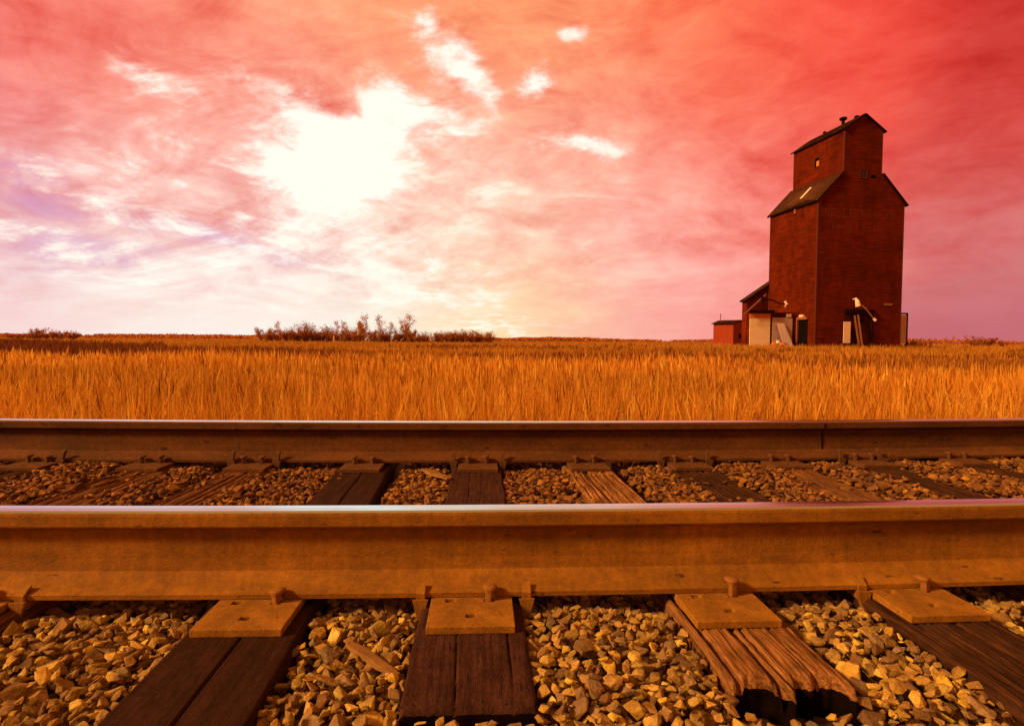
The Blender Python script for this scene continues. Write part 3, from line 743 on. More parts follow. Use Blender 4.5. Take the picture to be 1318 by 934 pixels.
def zone(y0, y1, n, hm, hs, wm, lean, seg=3, head=None, p=1.0, side=1.05):
    t = rng.random(n); y = (y0**(1+p)+(y1**(1+p)-y0**(1+p))*t)**(1/(1+p)) if p > -1 else y0*(y1/y0)**t
    x = rng.uniform(-1, 1, n)*(side*y+2.5)
    z = ground(x, y)-.02
    hh = np.maximum(.12, hm+hs*rng.normal(0, 1, n)+.10*fbm2(x, y, 1.1, 3)); w = np.maximum(wm, .00085*y)*rng.uniform(.7, 1.3, n)
    keep = ~((np.abs((x-EX)*math.cos(ETH)+(y-EY)*math.sin(ETH)-4) < 6.5) & (np.abs(-(x-EX)*math.sin(ETH)+(y-EY)*math.cos(ETH)-5) < 5.6))
    x, y, z, hh, w = x[keep], y[keep], z[keep], hh[keep], w[keep]; n = len(x)
    add_g(blades(n, x, y, z, hh, w, lean, np.minimum(gcol(x, y, n)*(1.22 if head else 1.0), .92), seg, head))
zone(4.4, 9, 95000, .54, .10, .0030, .42, 4, p=0)
zone(4.6, 9, 36000, .66, .11, .0022, .24, 4, head=2.6, p=0)
zone(8, 22, 100000, .50, .09, .005, .25, 3, p=-1)
zone(8, 26, 34000, .62, .10, .005, .15, 4, head=2.6, p=-1)
zone(20, 60, 80000, .38, .08, .012, .25, 2, p=-1)
zone(50, 180, 80000, .30, .08, .03, .3, 2, p=-1)
zone(170, 700, 50000, .35, .10, .12, .3, 1, p=-1)
go = np_mesh('dry_grass', np.concatenate(GV), np.concatenate(GF), m_grass, cols=np.concatenate(GC)); tag(go, kind='stuff')
# darker weed heads in drifts
GV, GF, GC = [], [], []; goff = 0
nw = 15000; y = 12*(70/12)**rng.random(nw); x = rng.uniform(-1, 1, nw)*(1.05*y+2)
sel = (fbm2(x*.55, y*1.5, .16, 11)+rng.normal(0, .12, nw) > .42) | ((x < -13) & (y > 24) & (y < 60) & (rng.random(nw) < .55) & (x/y + .12*fbm2(x, y, .12, 31) < -.60))
sel &= ~((np.abs(x-EX-4) < 9) & (np.abs(y-EY-4) < 8))
x, y = x[sel], y[sel]; n = len(x); clump = rng.integers(4, 9, n); x = np.repeat(x, clump)+rng.normal(0, .10, clump.sum()); y = np.repeat(y, clump)+rng.normal(0, .10, clump.sum())
n = len(x); wc = np.array((.20, .062, .020))*rng.uniform(.6, 1.5, (n, 1))
add_g(blades(n, x, y, ground(x, y), rng.uniform(.35, .62, n)*(1+.5*sstep(-.5, -.66, x/y)*(y > 24)), np.maximum(.02, .0022*y), .35, wc, 2, head=1.6))
nb = 9000; yb = rng.uniform(34, 62, nb); xb = -yb*rng.uniform(.60, 1.05, nb); kb = fbm2(xb, yb, .22, 44)+.6*sstep(.60, .72, -xb/yb) > .25; xb, yb = xb[kb], yb[kb]
cb = rng.integers(5, 9, len(xb)); xb = np.repeat(xb, cb)+rng.normal(0, .2, cb.sum()); yb = np.repeat(yb, cb)+rng.normal(0, .2, cb.sum()); n = len(xb)
add_g(blades(n, xb, yb, ground(xb, yb), rng.uniform(.35, .80, n), np.full(n, .05), .5, np.array((.17, .042, .018))*rng.uniform(.6, 1.6, (n, 1)), 2, head=1.6))
tag(np_mesh('weeds', np.concatenate(GV), np.concatenate(GF), m_grass, cols=np.concatenate(GC)), kind='stuff')
# stray straw in the ballast
GV, GF, GC = [], [], []; goff = 0
def straw(pts_px, z, n, h, spread):
    P = np.array([at_z(a, b, z)[:] for a, b in pts_px]); P = np.repeat(P, n, 0)+rng.normal(0, spread, (len(P)*n, 3))*[1, 1, 0]; m_ = len(P)
    add_g(blades(m_, P[:, 0], P[:, 1], P[:, 2], rng.uniform(.5, 1.2, m_)*h, np.full(m_, .0016), .7, np.array([(.62, .40, .13)])*rng.uniform(.6, 1.1, (m_, 1)), 4))
straw([(688, 800), (700, 790), (706, 826), (722, 775)], -.05, 2, .075, .012)
straw([(696, 596), (708, 600), (800, 600), (806, 604), (640, 604)], -.04, 2, .10, .015)
straw([(540, 790), (400, 790)], -.05, 2, .05, .01)
tag(np_mesh('straw', np.concatenate(GV), np.concatenate(GF), m_grass, cols=np.concatenate(GC)), kind='stuff')

# ------------------------------------------------------------------ grain elevator
EW, ED, h1, h2, h3, h4, cw = 9.876, 8.249, 14.874, 17.763, 22.097, 23.604, 4.37
cm = (EW-cw)/2
el = empty('grain_elevator', (EX, EY, EZ), ETH)
tag(el, 'tall old dark red wooden grain elevator with a gabled cupola, standing alone in the field', 'grain elevator')
ea = Vector((math.cos(ETH), math.sin(ETH), 0)); eb = Vector((-math.sin(ETH), math.cos(ETH), 0)); ep = Vector((EX, EY, EZ))
def loc(p): d = p-ep; return Vector((d.dot(ea), d.dot(eb), d.z))
def on_front(px, py, v=0.0):
    """point of the plane y=v of the elevator's own frame seen at that spot"""
    d = ray(px, py); o = Vector((0, 0, H)); t = ((ep-o).dot(eb)+v)/d.dot(eb); return loc(o+d*t)
def on_left(px, py, u=0.0):
    d = ray(px, py); o = Vector((0, 0, H)); t = ((ep-o).dot(ea)+u)/d.dot(ea); return loc(o+d*t)
Zb = -.7
# walls: the cupola rises flush out of the body
mb = MB()
poly = [(0, Zb), (EW, Zb), (EW, h1), (cm+cw, h2), (cm+cw, h3), (EW/2, h4), (cm, h3), (cm, h2), (0, h1)]
mb.prism(poly, lambda p: (p[0], 0, p[1]), lambda p: (p[0], ED, p[1]))
mb.build('wall', m_red, el)
# shoulder roofs and cupola roof as thick slabs with overhang
def slab(a, b, y0, y1, th, over0, over1):
    a, b = Vector((a[0], 0, a[1])), Vector((b[0], 0, b[1])); d = (b-a).normalized(); nrm = Vector((-d.z, 0, d.x))
    if nrm.z < 0: nrm = -nrm
    a = a-d*over0; b = b+d*over1
    mb = MB(); vs = []
    for yv in (y0, y1):
        for p in (a+nrm*.004, b+nrm*.004, b+nrm*th, a+nrm*th): vs.append((p.x, yv, p.z))
    mb.add(vs, [(0, 1, 2, 3), (7, 6, 5, 4), (0, 4, 5, 1), (2, 6, 7, 3)], 1)
    mb.add(vs, [(3, 2, 6, 7)], 0); mb.add(vs, [(0, 3, 7, 4), (1, 5, 6, 2)], 1)
    bmx = mb; return bmx
def add_roof(name, a, b, y0, y1, th, o0, o1):
    s_ = slab(a, b, y0, y1, th, o0, o1); o = s_.build(name, [m_roof, m_fascia], el); return o
add_roof('shoulder_roof', (0, h1), (cm, h2), -.22, ED+.25, .14, .30, -.02)
add_roof('shoulder_roof', (EW, h1), (cm+cw, h2), -.22, ED+.25, .14, .38, -.02)
add_roof('cupola_roof', (cm, h3), (EW/2, h4), -.22, ED+.25, .13, .22, .0)
add_roof('cupola_roof', (cm+cw, h3), (EW/2, h4), -.22, ED+.25, .13, .30, .0)
# corner boards
for (x_, y_, z0, z1) in ((-.012, -.012, Zb, h1-.1), (EW-.13, -.012, Zb, h1-.1), (cm-.012, -.012, h2, h3-.05), (cm+cw-.13, -.012, h2+.05, h3-.05)):
    mb = MB(); mb.box((x_, y_, z0), (x_+.142, y_+.05, z1)); mb.build('corner_board', m_redtrim, el)
for lo, hi in (((-.012, .0385, Zb), (.03, .17, h1-.1)), ((cm-.012, .0385, h2), (cm+.03, .17, h3-.05)), ((-.012, ED-.15, Zb), (.03, ED+.01, h1-.1))):
    mb = MB(); mb.box(lo, hi); mb.build('corner_board', m_redtrim, el)
# pale patch on shoulder roof
sl_ = math.atan2(h2-h1, cm); mb = MB()
Mx = Matrix.Translation((cm*.52, 3.9, h1+(h2-h1)*.52)) @ Matrix.Rotation(-sl_, 4, 'Y')
mb.box((-.85, -.18, .143), (.85, .18, .185), 0, Mx); mb.build('roof_patch', m_pale, el)
# roof vents
mb = MB(); vy = 3.1; zz0 = h4+.1
mb.tube([(EW/2, vy, h4-.1), (EW/2, vy, h4+.55)], .17, 10); mb.tube([(EW/2, vy, h4+.50), (EW/2, vy, h4+.60), (EW/2, vy, h4+.78), (EW/2, vy, h4+.90)], [.20, .38, .38, .10], 12)
mb.build('roof_vent', m_fascia, el)
mb = MB(); mb.box((EW/2-.16, .95, h4), (EW/2+.16, 1.3, h4+.30)); mb.build('ridge_box', m_fascia, el)
mb = MB(); mb.box((EW/2-.12, 5.9, h4), (EW/2+.12, 6.15, h4+.32)); mb.build('ridge_box', m_fascia, el)

def window_front(px0, py0, px1, py1, name='window', v=0.0, frame=True):
    a = on_front(px0, py1, v); b = on_front(px1, py0, v)
    mb = MB(); f_ = .10
    for lo, hi in (((a.x-f_, v-.05, a.z-f_), (b.x+f_, v+.02, a.z)), ((a.x-f_, v-.05, b.z), (b.x+f_, v+.02, b.z+f_)), ((a.x-f_, v-.05, a.z), (a.x, v+.02, b.z)), ((b.x, v-.05, a.z), (b.x+f_, v+.02, b.z))): mb.box(lo, hi)
    w = mb.build(name, m_redtrim, el)
    mb = MB(); mb.box((a.x, v-.012, a.z), (b.x, v+.02, b.z)); mb.build('pane', m_glass, w)
    mb = MB(); c = (a+b)/2; mb.box((c.x-.025, v-.03, a.z), (c.x+.025, v-.0125, b.z)); mb.build('glazing_bar', m_redtrim, w); return w
window_front(1107.5, 220, 1115.5, 228.5)
mb = MB(); a = on_front(1121, 229.5); b = on_front(1127, 225.5); mb.box((a.x, -.015, a.z), (b.x, .02, b.z)); mb.build('broken_hole', m_dark, el)
# cupola side window with a pale broken shutter
a = on_left(1049, 217, cm); b = on_left(1055, 202, cm); y0, y1 = min(a.y, b.y), max(a.y, b.y)
mb = MB(); f_ = .1
for lo, hi in (((cm-.05, y0-f_, a.z-f_), (cm+.02, y1+f_, a.z)), ((cm-.05, y0-f_, b.z), (cm+.02, y1+f_, b.z+f_)), ((cm-.05, y0-f_, a.z), (cm+.02, y0, b.z)), ((cm-.05, y1, a.z), (cm+.02, y1+f_, b.z))): mb.box(lo, hi)
w = mb.build('window', m_redtrim, el)
mb = MB(); mb.box((cm-.012, y0, a.z), (cm+.02, y1, b.z)); mb.build('pane', m_dark, w)
mb = MB(); zc = a.z+(b.z-a.z)*.38; mb.box((cm-.04, y0+.05, zc-.28), (cm-.013, y0+.45, zc+.28)); mb.build('broken_shutter', m_orangeb, w)
# small bracket under the left eave
a = on_left(1024.5, 271, 0); mb = MB(); mb.box((-.16, a.y-.12, a.z-.35), (-.001, a.y+.12, a.z+.35)); mb.build('eave_bracket', m_plank, el)
# ghost lettering, too faded to read
mb = MB()
def ghost(px0, px1, py, hpx, n, seed):
    rs = random.Random(seed); a = on_front(px0, py+hpx/2); b = on_front(px1, py-hpx/2); step = (b.x-a.x)/n
    for i in range(n):
        if rs.random() < .12: continue
        x0 = a.x+i*step; w_ = step*.62; z0, z1 = a.z, b.z; t = .10
        k = rs.random(); mb = MB()
        mb.box((x0, -.005, z0), (x0+t, -.002, z1))
        if k < .7: mb.box((x0+t, -.006, z1-t), (x0+w_, -.002, z1))
        if k > .3: mb.box((x0+t, -.006, (z0+z1)/2-t/2), (x0+w_*.9, -.002, (z0+z1)/2+t/2))
        if rs.random() < .4: mb.box((x0+w_-t, -.006, z0+.01), (x0+w_, -.002, (z0+z1)/2-t))
        mb.build('faded_letter', m_text, el)
ghost(1062, 1155, 275.5, 7, 12, 3); ghost(1071, 1133, 293.5, 7, 8, 5)
# loading door recess on the front
a = on_front(1085.5, 445); b = on_front(1122.5, 399.5)
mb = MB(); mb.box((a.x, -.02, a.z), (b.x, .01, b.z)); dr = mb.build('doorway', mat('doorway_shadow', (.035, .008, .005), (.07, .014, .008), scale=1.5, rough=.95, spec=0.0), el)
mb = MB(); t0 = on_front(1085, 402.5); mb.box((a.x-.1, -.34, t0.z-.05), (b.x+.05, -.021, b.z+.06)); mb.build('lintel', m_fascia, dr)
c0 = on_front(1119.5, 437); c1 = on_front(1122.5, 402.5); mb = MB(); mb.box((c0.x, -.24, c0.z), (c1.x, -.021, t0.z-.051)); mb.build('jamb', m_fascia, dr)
c0 = on_front(1106, 415); c1 = on_front(1112, 410.5); mb = MB(); mb.box((c0.x, -.04, c0.z), (c1.x, -.0205, c1.z)); mb.build('small_opening', m_dark, dr)
c0 = on_front(1085.5, 441.5, -.3); c1 = on_front(1095, 414, -.3); mb = MB(); mb.box((c0.x, -.30, c0.z), (c1.x, -.24, c1.z)); mb.build('white_door_panel', m_lamp, dr)
c0 = on_front(1083, 447.5, -.8); c1 = on_front(1126, 444, -.8); mb = MB(); mb.box((c0.x, -1.0, c0.z-.1), (c1.x, -.022, c1.z)); mb.build('loading_sill', m_fascia, dr)
mb = MB(); mb.bar(on_front(1127, 391.5, -.03)+Vector((1.0, 0, 0)), on_front(1149, 391.8, -.03), .04, .22); mb.build('pale_scar', m_plank, el)
# planks leaning in the doorway
lp_ = [((1099, 406), (1105.5, 444)), ((1103.5, 405), (1109.5, 444))]
for k, (p0, p1) in enumerate(lp_):
    mb = MB(); q0 = ep+ea*on_front(*p1, -.85).x+eb*-.85; q0.z = on_front(*p1, -.85).z+EZ; r0 = on_front(*p0, -.2); q1 = ep+ea*r0.x+eb*-.30+Vector((0, 0, r0.z))
    mb.bar((0, 0, 0), q1-q0, .17, .05); o = mb.build('leaning_plank', m_plank); o.location = q0
    tag(o, ['brown plank leaning in the elevator doorway, nearer the white panel', 'brown plank leaning in the elevator doorway, beside the small dark opening'][k], 'plank', 'planks leaning in the doorway')
# bent pipe with a white lamp shade above the doorway
mb = MB(); p0 = on_front(1103.5, 388, -.5); p1 = on_front(1125, 410.5, -.9)
mb.tube([p0, (p0+p1)/2+Vector((.0, -.1, .1)), p1], [.08, .07, .07], 8); sp_o = mb.build('spout', m_plank, el)
mb = MB(); mb.tube([p0+Vector((-.10, .48, .25)), p0+Vector((-.10, .1, .30)), p0, p0+Vector((.08, -.05, -.5))], [.06, .12, .22, .26], 10); mb.build('spout_mouth', m_lamp, sp_o)
mb = MB(); mb.tube([p1+Vector((-.05, 0, .05)), p1+Vector((.14, -.05, -.15))], [.12, .15], 8); mb.build('spout_tip', m_lamp, sp_o)
# post and crossbar at the right corner, pale board between
mb = MB(); a = on_front(1166, 447, .3); b = on_front(1166, 404.5, .3); mb.box((a.x-.07, .2, Zb), (a.x+.07, .35, b.z)); mb.box((EW+.001, .22, b.z), (a.x+.07, .33, b.z+.16)); fr = mb.build('side_frame', m_fascia, el)
mb = MB(); mb.box((EW+.002, .24, .45), (a.x-.071, .30, b.z-.08)); mb.build('pale_board', mat('lavender_board', (.50, .28, .36), (.62, .36, .44), scale=2, rough=.6), fr)

# lean-to behind the left wall
mb = MB(); ay0 = ED+.001; o_ = on_front(961.5, 387, ED); t_ = on_front(990.5, 368, ED)
za = t_.z; zb_ = o_.z; xo = o_.x
mb.prism([(xo, Zb), (1.5, Zb), (1.5, za+.8), (0, za), (xo, zb_)], lambda p: (p[0], ay0, p[1]), lambda p: (p[0], ED+1.0, p[1])); an_ = mb.build('lean_to', m_red, el)
s_ = slab((xo, zb_), (1.5, za+(za-zb_)/(0-xo)*1.5), ay0-.14, ED+1.1, .20, .25, 0); s_.v = [(v[0], max(v[1], ay0-.12) if v[0] < -.02 else v[1], v[2]) for v in s_.v]
s_.v = [(min(v[0], -.01) if v[1] < ED+1 else v[0], v[1], v[2]+(0)) for v in s_.v] if False else s_.v
rf = s_.build('lean_to_roof', [m_roof, m_fascia], an_)
# drive shed in front of it: boarded box against the left wall
BV = 3.0
L0 = on_front(963.5, 447, BV); L1 = on_front(997, 403, BV); Rr = on_front(1021.5, 409, BV)
bx0, bz1 = L0.x, L1.z
mb = MB(); mb.prism([(bx0, Zb), (-.002, Zb), (-.002, bz1+.15), (bx0, bz1)], lambda p: (p[0], BV, p[1]), lambda p: (p[0], BV+.35, p[1])); sh = mb.build('drive_shed', m_red, el)
mb = MB(); a = on_front(964, 404.5, BV); b = on_front(994.5, 399.5, BV); a.z = on_front(964, 402.4, BV).z; mb.box((a.x-.15, BV-.45, a.z+.02), (b.x, BV-.002, b.z)); mb.build('shed_eave', m_fascia, sh)
a = on_front(964.5, 447, BV-.06); b = on_front(991.5, 403.5, BV-.06)
mb = MB(); mb.box((a.x, BV-.08, Zb), (b.x, BV-.003, b.z-.50)); mb.build('board_panel', m_pale, sh)
mb = MB(); mb.box((a.x-.02, BV-.10, b.z-.498), (b.x+.03, BV-.003, b.z)); mb.build('orange_header', m_orangeb, sh)
a = on_front(993.5, 447, BV-.05); b = on_front(1020, 409, BV-.05)
mb = MB(); mb.box((a.x, BV-.06, Zb), (b.x, BV-.003, b.z)); mb.build('grey_panel', m_panel, sh)
mb = MB(); c0 = on_front(1012.5, 408, BV-.1); c1 = on_front(1018.5, 404, BV-.1); mb.box((c0.x, BV-.12, c0.z), (c1.x, BV-.003, c1.z)); mb.build('white_notice', m_lamp, sh)
# long pole and broken gutter over the shed
mb = MB(); mb.bar(on_front(986, 379, BV-.3), on_front(958, 404.5, BV-.6), .12, .12); mb.build('brace_pole', m_plank, sh)
mb = MB(); p0 = on_front(981.5, 385, BV-.5); p1 = on_front(1011.5, 390.5, BV-.7)
mb.tube([p0, p0*.6+p1*.4+Vector((0, 0, .10)), p0*.25+p1*.75+Vector((0, 0, -.12)), p1], .07, 8); bp = mb.build('spout', m_fascia, sh)
mb = MB(); mb.tube([p0+Vector((0, 0, .30)), p0, p0+Vector((0, 0, -.35))], [.10, .20, .17], 8); mb.build('spout_joint', m_fascia, bp)
mb = MB(); mb.tube([p1+Vector((-.1, 0, .22)), p1+Vector((.1, 0, -.1)), p1+Vector((-.1, 0, -.35))], [.12, .20, .14], 8); mb.build('spout_mouth', m_lamp, bp)
mb = MB(); mb.bar(on_front(990, 397, BV-.3), on_front(1004, 397.5, BV-.3), .10, .14); mb.build('loose_board', m_plank, sh)
# leaning sheet and rubble
q0 = on_front(1013, 447, 1.9); q1 = on_front(1003.5, 416, BV-.12); wdt = .72
mb = MB(); A0 = Vector((q0.x-.35, 1.9, q0.z)); A1 = Vector((q0.x+.75, 1.9, q0.z)); B0 = Vector((q1.x-.35, BV-.15, q1.z)); B1 = Vector((q1.x+.45, BV-.15, q1.z)); tv = Vector((0, -.04, .02))
mb.add([A0, A1, B1, B0, A0+tv, A1+tv, B1+tv, B0+tv], [(0, 1, 2, 3), (7, 6, 5, 4), (0, 4, 5, 1), (1, 5, 6, 2), (2, 6, 7, 3), (3, 7, 4, 0)])
ld = ep+ea*A0.x+eb*A0.y+Vector((0, 0, A0.z)); mb.v = [tuple(Vector(v)-A0) for v in mb.v]
o = mb.build('leaning_sheet', mat('faded_metal_sheet', (.50, .34, .40), (.64, .46, .50), scale=2, rough=.55)); o.location = ld; o.rotation_euler = (0, 0, ETH)
tag(o, 'pinkish grey metal sheet leaning against the shed at the elevator foot', 'metal sheet')
for k, (px, py, r_, mm, lb) in enumerate([(996, 443, .26, m_orangeb, 'orange lump at the foot of the grey panel, leftmost of the rubble'), (1001, 440, .22, m_pale, 'pale rubble lump on top between the orange ones by the leaning sheet'),
        (1006, 443.5, .30, m_orangeb, 'larger orange lump of rubble right against the leaning sheet'), (1001, 434, .15, m_plank, 'small brown lump highest on the rubble by the leaning sheet')]):
    bm = bmesh.new(); rs = random.Random(k+50)
    for _ in range(14):
        d = Vector((rs.gauss(0, 1), rs.gauss(0, 1), rs.gauss(0, 1))).normalized(); bm.verts.new(d*r_*rs.uniform(.8, 1.15))
    bmesh.ops.convex_hull(bm, input=bm.verts); me = bpy.data.meshes.new('rubble'); bm.to_mesh(me); bm.free(); me.materials.append(mm)
    o = bpy.data.objects.new('rubble_lump', me); COL.objects.link(o); l_ = on_front(px, py, 1.75-.3*(k == 2)); o.location = ep+ea*l_.x+eb*l_.y+Vector((0, 0, l_.z)); tag(o, lb, 'rubble', 'rubble by the shed')
# side door recess in the left wall
a = on_left(1028, 446, -.0); b = on_left(1040, 411, 0.0); y0, y1 = min(a.y, b.y), max(a.y, b.y)
mb = MB(); mb.box((-.03, y0, Zb), (.01, y1, b.z)); sdn = mb.build('side_doorway', m_dark, el)
mb = MB(); mb.box((-.28, y0-.1, b.z), (-.031, y1+.1, b.z+.28)); mb.build('lintel', m_plank, sdn)
mb = MB(); mb.box((-.32, y1-.05, Zb), (-.20, y1+.08, b.z-.001)); mb.build('door_post', m_plank, sdn)
mb = MB(); mb.box((-.28, y0+.5, b.z+.281), (-.05, y0+1.1, b.z+.5)); mb.build('broken_board', m_pale, sdn)

# ------------------------------------------------------------------ small shed
c = at_y(943.5, 440, 84); gz = float(ground(c.x, 84)); sr = empty('small_shed', (c.x, c.y, gz), R(38))
tag(sr, 'small low red shed with a thin chimney pipe, left of and behind the elevator', 'shed')
k_ = 84/F; hl = c.z-gz; zt_ = (440-415)*k_+hl
mb = MB(); mb.prism([(0, -.3), (3.6, -.3), (3.6, zt_-.1), (1.8, zt_+.35), (0, zt_-.1)], lambda p: (p[0], 0, p[1]), lambda p: (p[0], 3.1, p[1])); mb.build('wall', mat('bright_red_boards', (.26, .03, .01), (.34, .05, .015), scale=2, stretch=(3, 3, .4), rough=.85), sr)
for (a, b) in (((0, zt_-.1), (1.8, zt_+.35)), ((3.6, zt_-.1), (1.8, zt_+.35))):
    slab(a, b, -.2, 3.3, .12, .25, 0).build('roof', [m_roof, m_fascia], sr)
mb = MB(); mb.box((1.5, -.03, 1.35), (2.2, .02, 2.0)); mb.build('window', m_dark, sr)
mb = MB(); mb.tube([(1.0, 2.6, zt_), (1.0, 2.6, zt_+1.35)], .06, 8); mb.build('chimney_pipe', m_plank, sr)

# ------------------------------------------------------------------ trees
def leafquads(pos, size, cols):
    n = len(pos); a = rng.normal(0, 1, (n, 3)); a /= np.linalg.norm(a, axis=1)[:, None]; b = np.cross(a, rng.normal(0, 1, (n, 3))); b /= np.linalg.norm(b, axis=1)[:, None]
    s = (size*rng.uniform(.6, 1.4, n))[:, None]
    V = np.stack([pos-a*s-b*s*.6, pos+a*s-b*s*.5, pos+a*s*.8+b*s*.7, pos-a*s*.7+b*s*.6], 1)
    return V.reshape(-1, 3), (np.arange(n*4).reshape(n, 4)), np.repeat(cols, 4, 0)
def tree_meshes(h, stems, spread, leaves, lsize, pal, seed, bare_top=.0, trunk_r=.09, low=.0):
    rs = random.Random(seed); mb = MB(); tips = []
    def limb(p, d, l, r_, lev):
        n = 4; pts_ = [p]; dd = d.copy()
        for i in range(n):
            dd = (dd+Vector((rs.gauss(0, .10), rs.gauss(0, .10), .05))).normalized(); pts_.append(pts_[-1]+dd*l/n)
        mb.tube(pts_, [r_*(1-.75*i/n) for i in range(n+1)], 4, cap=False)
        for q_ in pts_[1:]: tips.append((q_, lev))
        if lev < 3:
            for i in range(1, n+1):
                for _ in range(2 if lev < 2 else 1):
                    a = rs.uniform(0, 6.28); nd = (dd+Vector((math.cos(a), math.sin(a), .15))*rs.uniform(.4, .8)).normalized()
                    limb(pts_[i], nd, l*rs.uniform(.32, .5)*(1.1-.12*i), r_*.5*(1-.15*i), lev+1)
    for s_ in range(stems):
        a = rs.uniform(0, 6.28); rr = rs.uniform(0, spread*.35)
        d = Vector((math.cos(a)*rs.uniform(0, .35)*spread/h*2, math.sin(a)*rs.uniform(0, .35)*spread/h*2, 1)).normalized()
        limb(Vector((math.cos(a)*rr, math.sin(a)*rr, -.1)), d, h*rs.uniform(.65, .85) if s_ else h*.85, trunk_r, 0 if stems < 3 else 1)
    T = np.array([t[0][:] for t in tips]); wgt = np.where(T[:, 2] > h*bare_top, 1.0, .15); 
    if low: wgt = np.where(T[:, 2] < h*low, 2.2, .35)
    zmax = T[:, 2].max(); 
    k = np.random.default_rng(seed).choice(len(T), leaves, p=wgt/wgt.sum())
    pos = T[k]+rng.normal(0, h*.045, (leaves, 3)); pos[:, 2] = np.maximum(pos[:, 2], .05)
    pal = np.array(pal); cols = pal[rng.integers(0, len(pal), leaves)]*rng.uniform(.7, 1.2, (leaves, 1))
    sc = h/zmax
    v, f, c_ = leafquads(pos, lsize, cols)
    tv = [tuple(Vector(p)*sc) for p in mb.v]; mb.v = tv
    return mb, (v*sc, f, c_), h
RUST = [(.60, .21, .034), (.46, .14, .026), (.72, .30, .042), (.28, .08, .02)]
ORNG = [(.85, .42, .05), (.65, .27, .04), (.88, .50, .09), (.45, .15, .03)]
variants = {}
def variant(key, *a, **k):
    mb, lf, h = tree_meshes(*a, **k)
    t = mb.build('trunk', m_bark); me_t = t.data; bpy.data.objects.remove(t)
    c_ = np_mesh('crown', lf[0], lf[1], m_leaf, cols=lf[2]); me_c = c_.data; bpy.data.objects.remove(c_)
    variants[key] = (me_t, me_c, h)
variant('thicket_a', 4.0, 13, 4.0, 2600, .085, RUST, 1)
variant('thicket_b', 4.0, 10, 5.4, 3200, .085, RUST+ORNG[:1], 2, low=.6)
variant('thicket_c', 4.5, 12, 3.6, 2000, .085, RUST+ORNG[1:2], 3, low=.5)
variant('round', 6.0, 1, 4.5, 2600, .10, RUST[:3]+ORNG[:2], 4, bare_top=.35)
variant('sparse', 7.5, 1, 2.6, 700, .11, ORNG, 5, bare_top=.3, trunk_r=.13)
variant('sparse_b', 6.5, 1, 2.4, 600, .10, ORNG+RUST[:1], 6, bare_top=.35, trunk_r=.10)
variant('bush', 2.6, 8, 3.6, 1200, .10, RUST, 8, trunk_r=.05)
def tree(px, top, Y, base_py, key, name, label, cat, group, widen=1.0):
    c = at_y(px, base_py, Y); gz = float(ground(c.x, c.y)); z1 = at_y(px, top, Y).z
    me_t, me_c, h = variants[key]; s_ = (z1-gz)/h
    o = empty(name, (c.x, c.y, gz), rng.uniform(0, 6.28)); o.scale = (s_*widen, s_*widen, s_); tag(o, label, cat, group)
    for nm, me in (('trunk', me_t), ('crown', me_c)):
        ch = bpy.data.objects.new(nm, me); COL.objects.link(ch); ch.parent = o
    return o
row = [(342,421,'thicket_a'),(349,424,'thicket_b'),(356,414,'sparse_b'),(361,422,'thicket_c'),(371,421,'thicket_b'),(380,425,'thicket_a'),(388,414,'thicket_c'),(396,414,'thicket_c'),(403,424,'thicket_b'),(411,426,'thicket_a'),
 (419,418,'thicket_c'),(426,419,'thicket_c'),(434,413,'sparse_b'),(438,424,'thicket_b'),(443,413,'sparse'),(449,424,'thicket_a'),(455,419,'thicket_c'),(461,424,'thicket_b'),(469,415,'round'),(472,406,'sparse'),(480,424,'thicket_a'),
 (487,406,'sparse_b'),(490,422,'thicket_c'),(497,425,'thicket_b'),(504,415,'sparse_b'),(508,425,'thicket_b'),(514,404,'sparse'),(519,419,'thicket_c'),(525,411,'sparse'),(530,424,'thicket_a'),(537,428,'thicket_b'),(546,425,'thicket_c'),(555,427,'thicket_b'),
 (564,428,'thicket_a'),(573,424,'thicket_c'),(582,423,'thicket_b'),(590,426,'thicket_a'),(599,424,'thicket_b'),(606,423,'thicket_c'),(614,426,'thicket_b'),(622,427,'thicket_a'),(630,425,'thicket_c')]
kind_desc = {'thicket_a': 'rust brown bushy tree', 'thicket_b': 'broad dark brown thicket tree', 'thicket_c': 'brown many stemmed tree with bare twigs', 'round': 'round crowned orange brown tree', 'sparse': 'tall thin tree with sparse orange leaves', 'sparse_b': 'thin twiggy tree with few orange leaves'}
special = {514: 'tallest thin tree with sparse orange leaves, right of the middle of the far thicket', 469: 'round crowned orange brown tree in the middle of the far thicket', 342: 'rust brown bushy tree at the left end of the far thicket', 630: 'brown twiggy tree at the right end of the far thicket'}
ordw = ['first', 'second', 'third', 'fourth', 'fifth', 'sixth', 'seventh', 'eighth', 'ninth', 'tenth', 'eleventh', 'twelfth', 'thirteenth', 'fourteenth', 'fifteenth', 'sixteenth']
cnt = {}
for (px, top, key) in row:
    if px in special: lb = special[px]
    else:
        cnt[key] = cnt.get(key, 0)+1; lb = kind_desc[key]+' in far thicket, '+ordw[cnt[key]-1]+' from left'
    tree(px, top, 176+rng.uniform(-5, 6), 441, key, 'tree', lb, 'tree', 'trees of the thicket on the horizon', 1.25 if key != 'thicket_b' else 1.4)
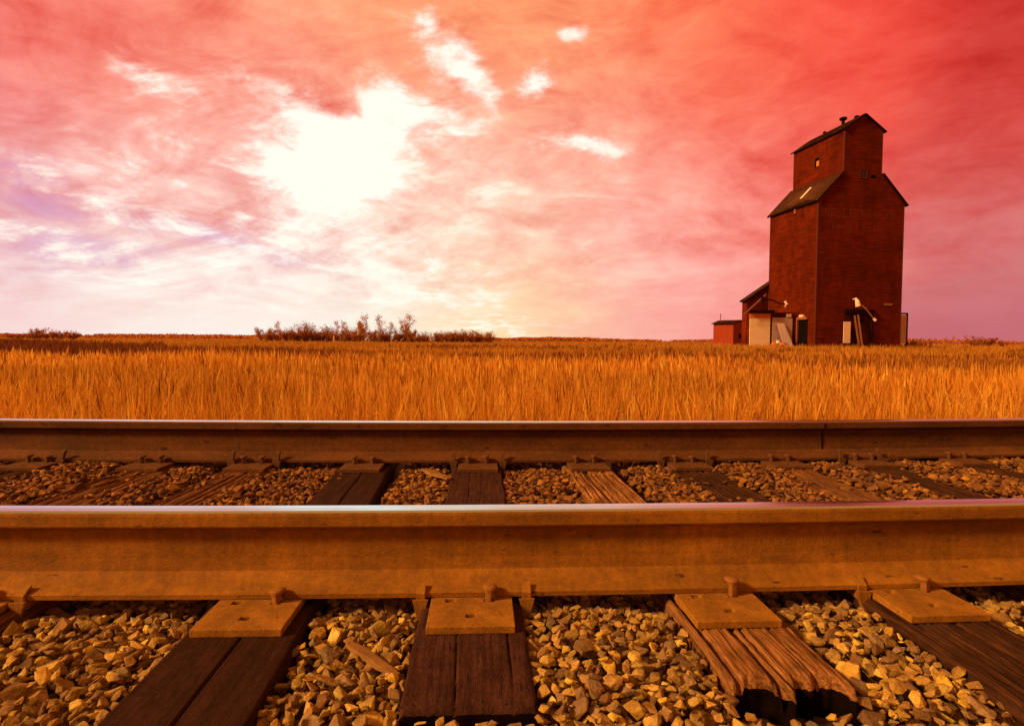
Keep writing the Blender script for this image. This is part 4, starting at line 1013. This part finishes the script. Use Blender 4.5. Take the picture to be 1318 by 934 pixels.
for (px, top, key, wd, lb) in [(40, 425, 'thicket_c', 1.2, 'leafless grey brown bush at the left edge of the horizon'), (49, 422, 'thicket_a', 1.3, 'taller bush second from the left edge on the horizon'), (63, 427, 'bush', 1.6, 'low dark bush between the two tallest bushes at left'),
        (76, 421, 'thicket_b', 1.5, 'dense round bush, highest of the left horizon cluster'), (90, 427, 'bush', 1.6, 'low round bush at the right end of the left horizon cluster'), (22, 428, 'bush', 1.6, 'low bush right at the left edge of the horizon')]:
    tree(px, top, 200, 436, key, 'shrub', lb, 'shrub', 'shrubs on the left horizon', wd)
tree(202, 436.5, 60, 443, 'bush', 'shrub', 'small lone bush in the field at left, before the horizon', 'shrub', None)
for (px, top, Y_, key, wd, lb) in [(1170, 436, 70, 'bush', .7, 'low bush just right of the elevator corner'), (1177, 434, 78, 'thicket_c', 1.0, 'thin twiggy shrub right of the elevator, taller of the near pair'), (1190, 437, 95, 'bush', .8, 'small rounded bush second to the right of the elevator'),
        (1217, 434, 150, 'sparse_b', 1.2, 'bare thin shrub on the right horizon, left of the pair'), (1224, 432, 150, 'sparse', 1.0, 'leafless slim tree on the right horizon beside the bare shrub'), (1243, 432, 150, 'sparse_b', 1.5, 'bare spreading tree left of the round bush at right'),
        (1255, 434, 150, 'thicket_c', 1.0, 'twiggy shrub touching the round bush at right'), (1267, 432, 150, 'bush', 1.3, 'round orange brown bush, biggest on the right horizon'), (1292, 438, 150, 'bush', 1.0, 'low bush at the right edge of the horizon')]:
    tree(px, top, Y_, 445, key, 'shrub', lb, 'shrub', 'shrubs right of the elevator', wd)
# marker post before the thicket
c = at_y(430, 441, 150); gz = float(ground(c.x, 150)); mb = MB(); mb.tube([(0, 0, -.3), (0, 0, at_y(430, 432, 150).z-gz)], [.24, .20], 8); o = mb.build('post', m_post); o.location = (c.x, 150, gz)
tag(o, 'pale upright post standing before the thicket on the horizon', 'post')
# distant woods along the horizon
n = 42000; xx = np.concatenate([rng.uniform(-700, -190, n//3), rng.uniform(-40, 180, n//2), rng.uniform(200, 640, n-n//3-n//2)])
yv = 620+rng.normal(0, 14, n); hgt = 3.4+1.5*np.clip(fbm2(xx, xx*0, .02, 21), -1, 1.3)+.5*fbm2(xx, xx*0, .2, 8)
zz_ = rng.random(n)**.8*np.maximum(hgt, 1.5)
v, f, c_ = leafquads(np.stack([xx, yv, -.3+zz_], -1), .75, np.array(RUST)[rng.integers(0, 4, n)]*rng.uniform(.8, 1.5, (n, 1)))
tag(np_mesh('distant_woods', v, f, m_leaf, cols=c_), kind='stuff')
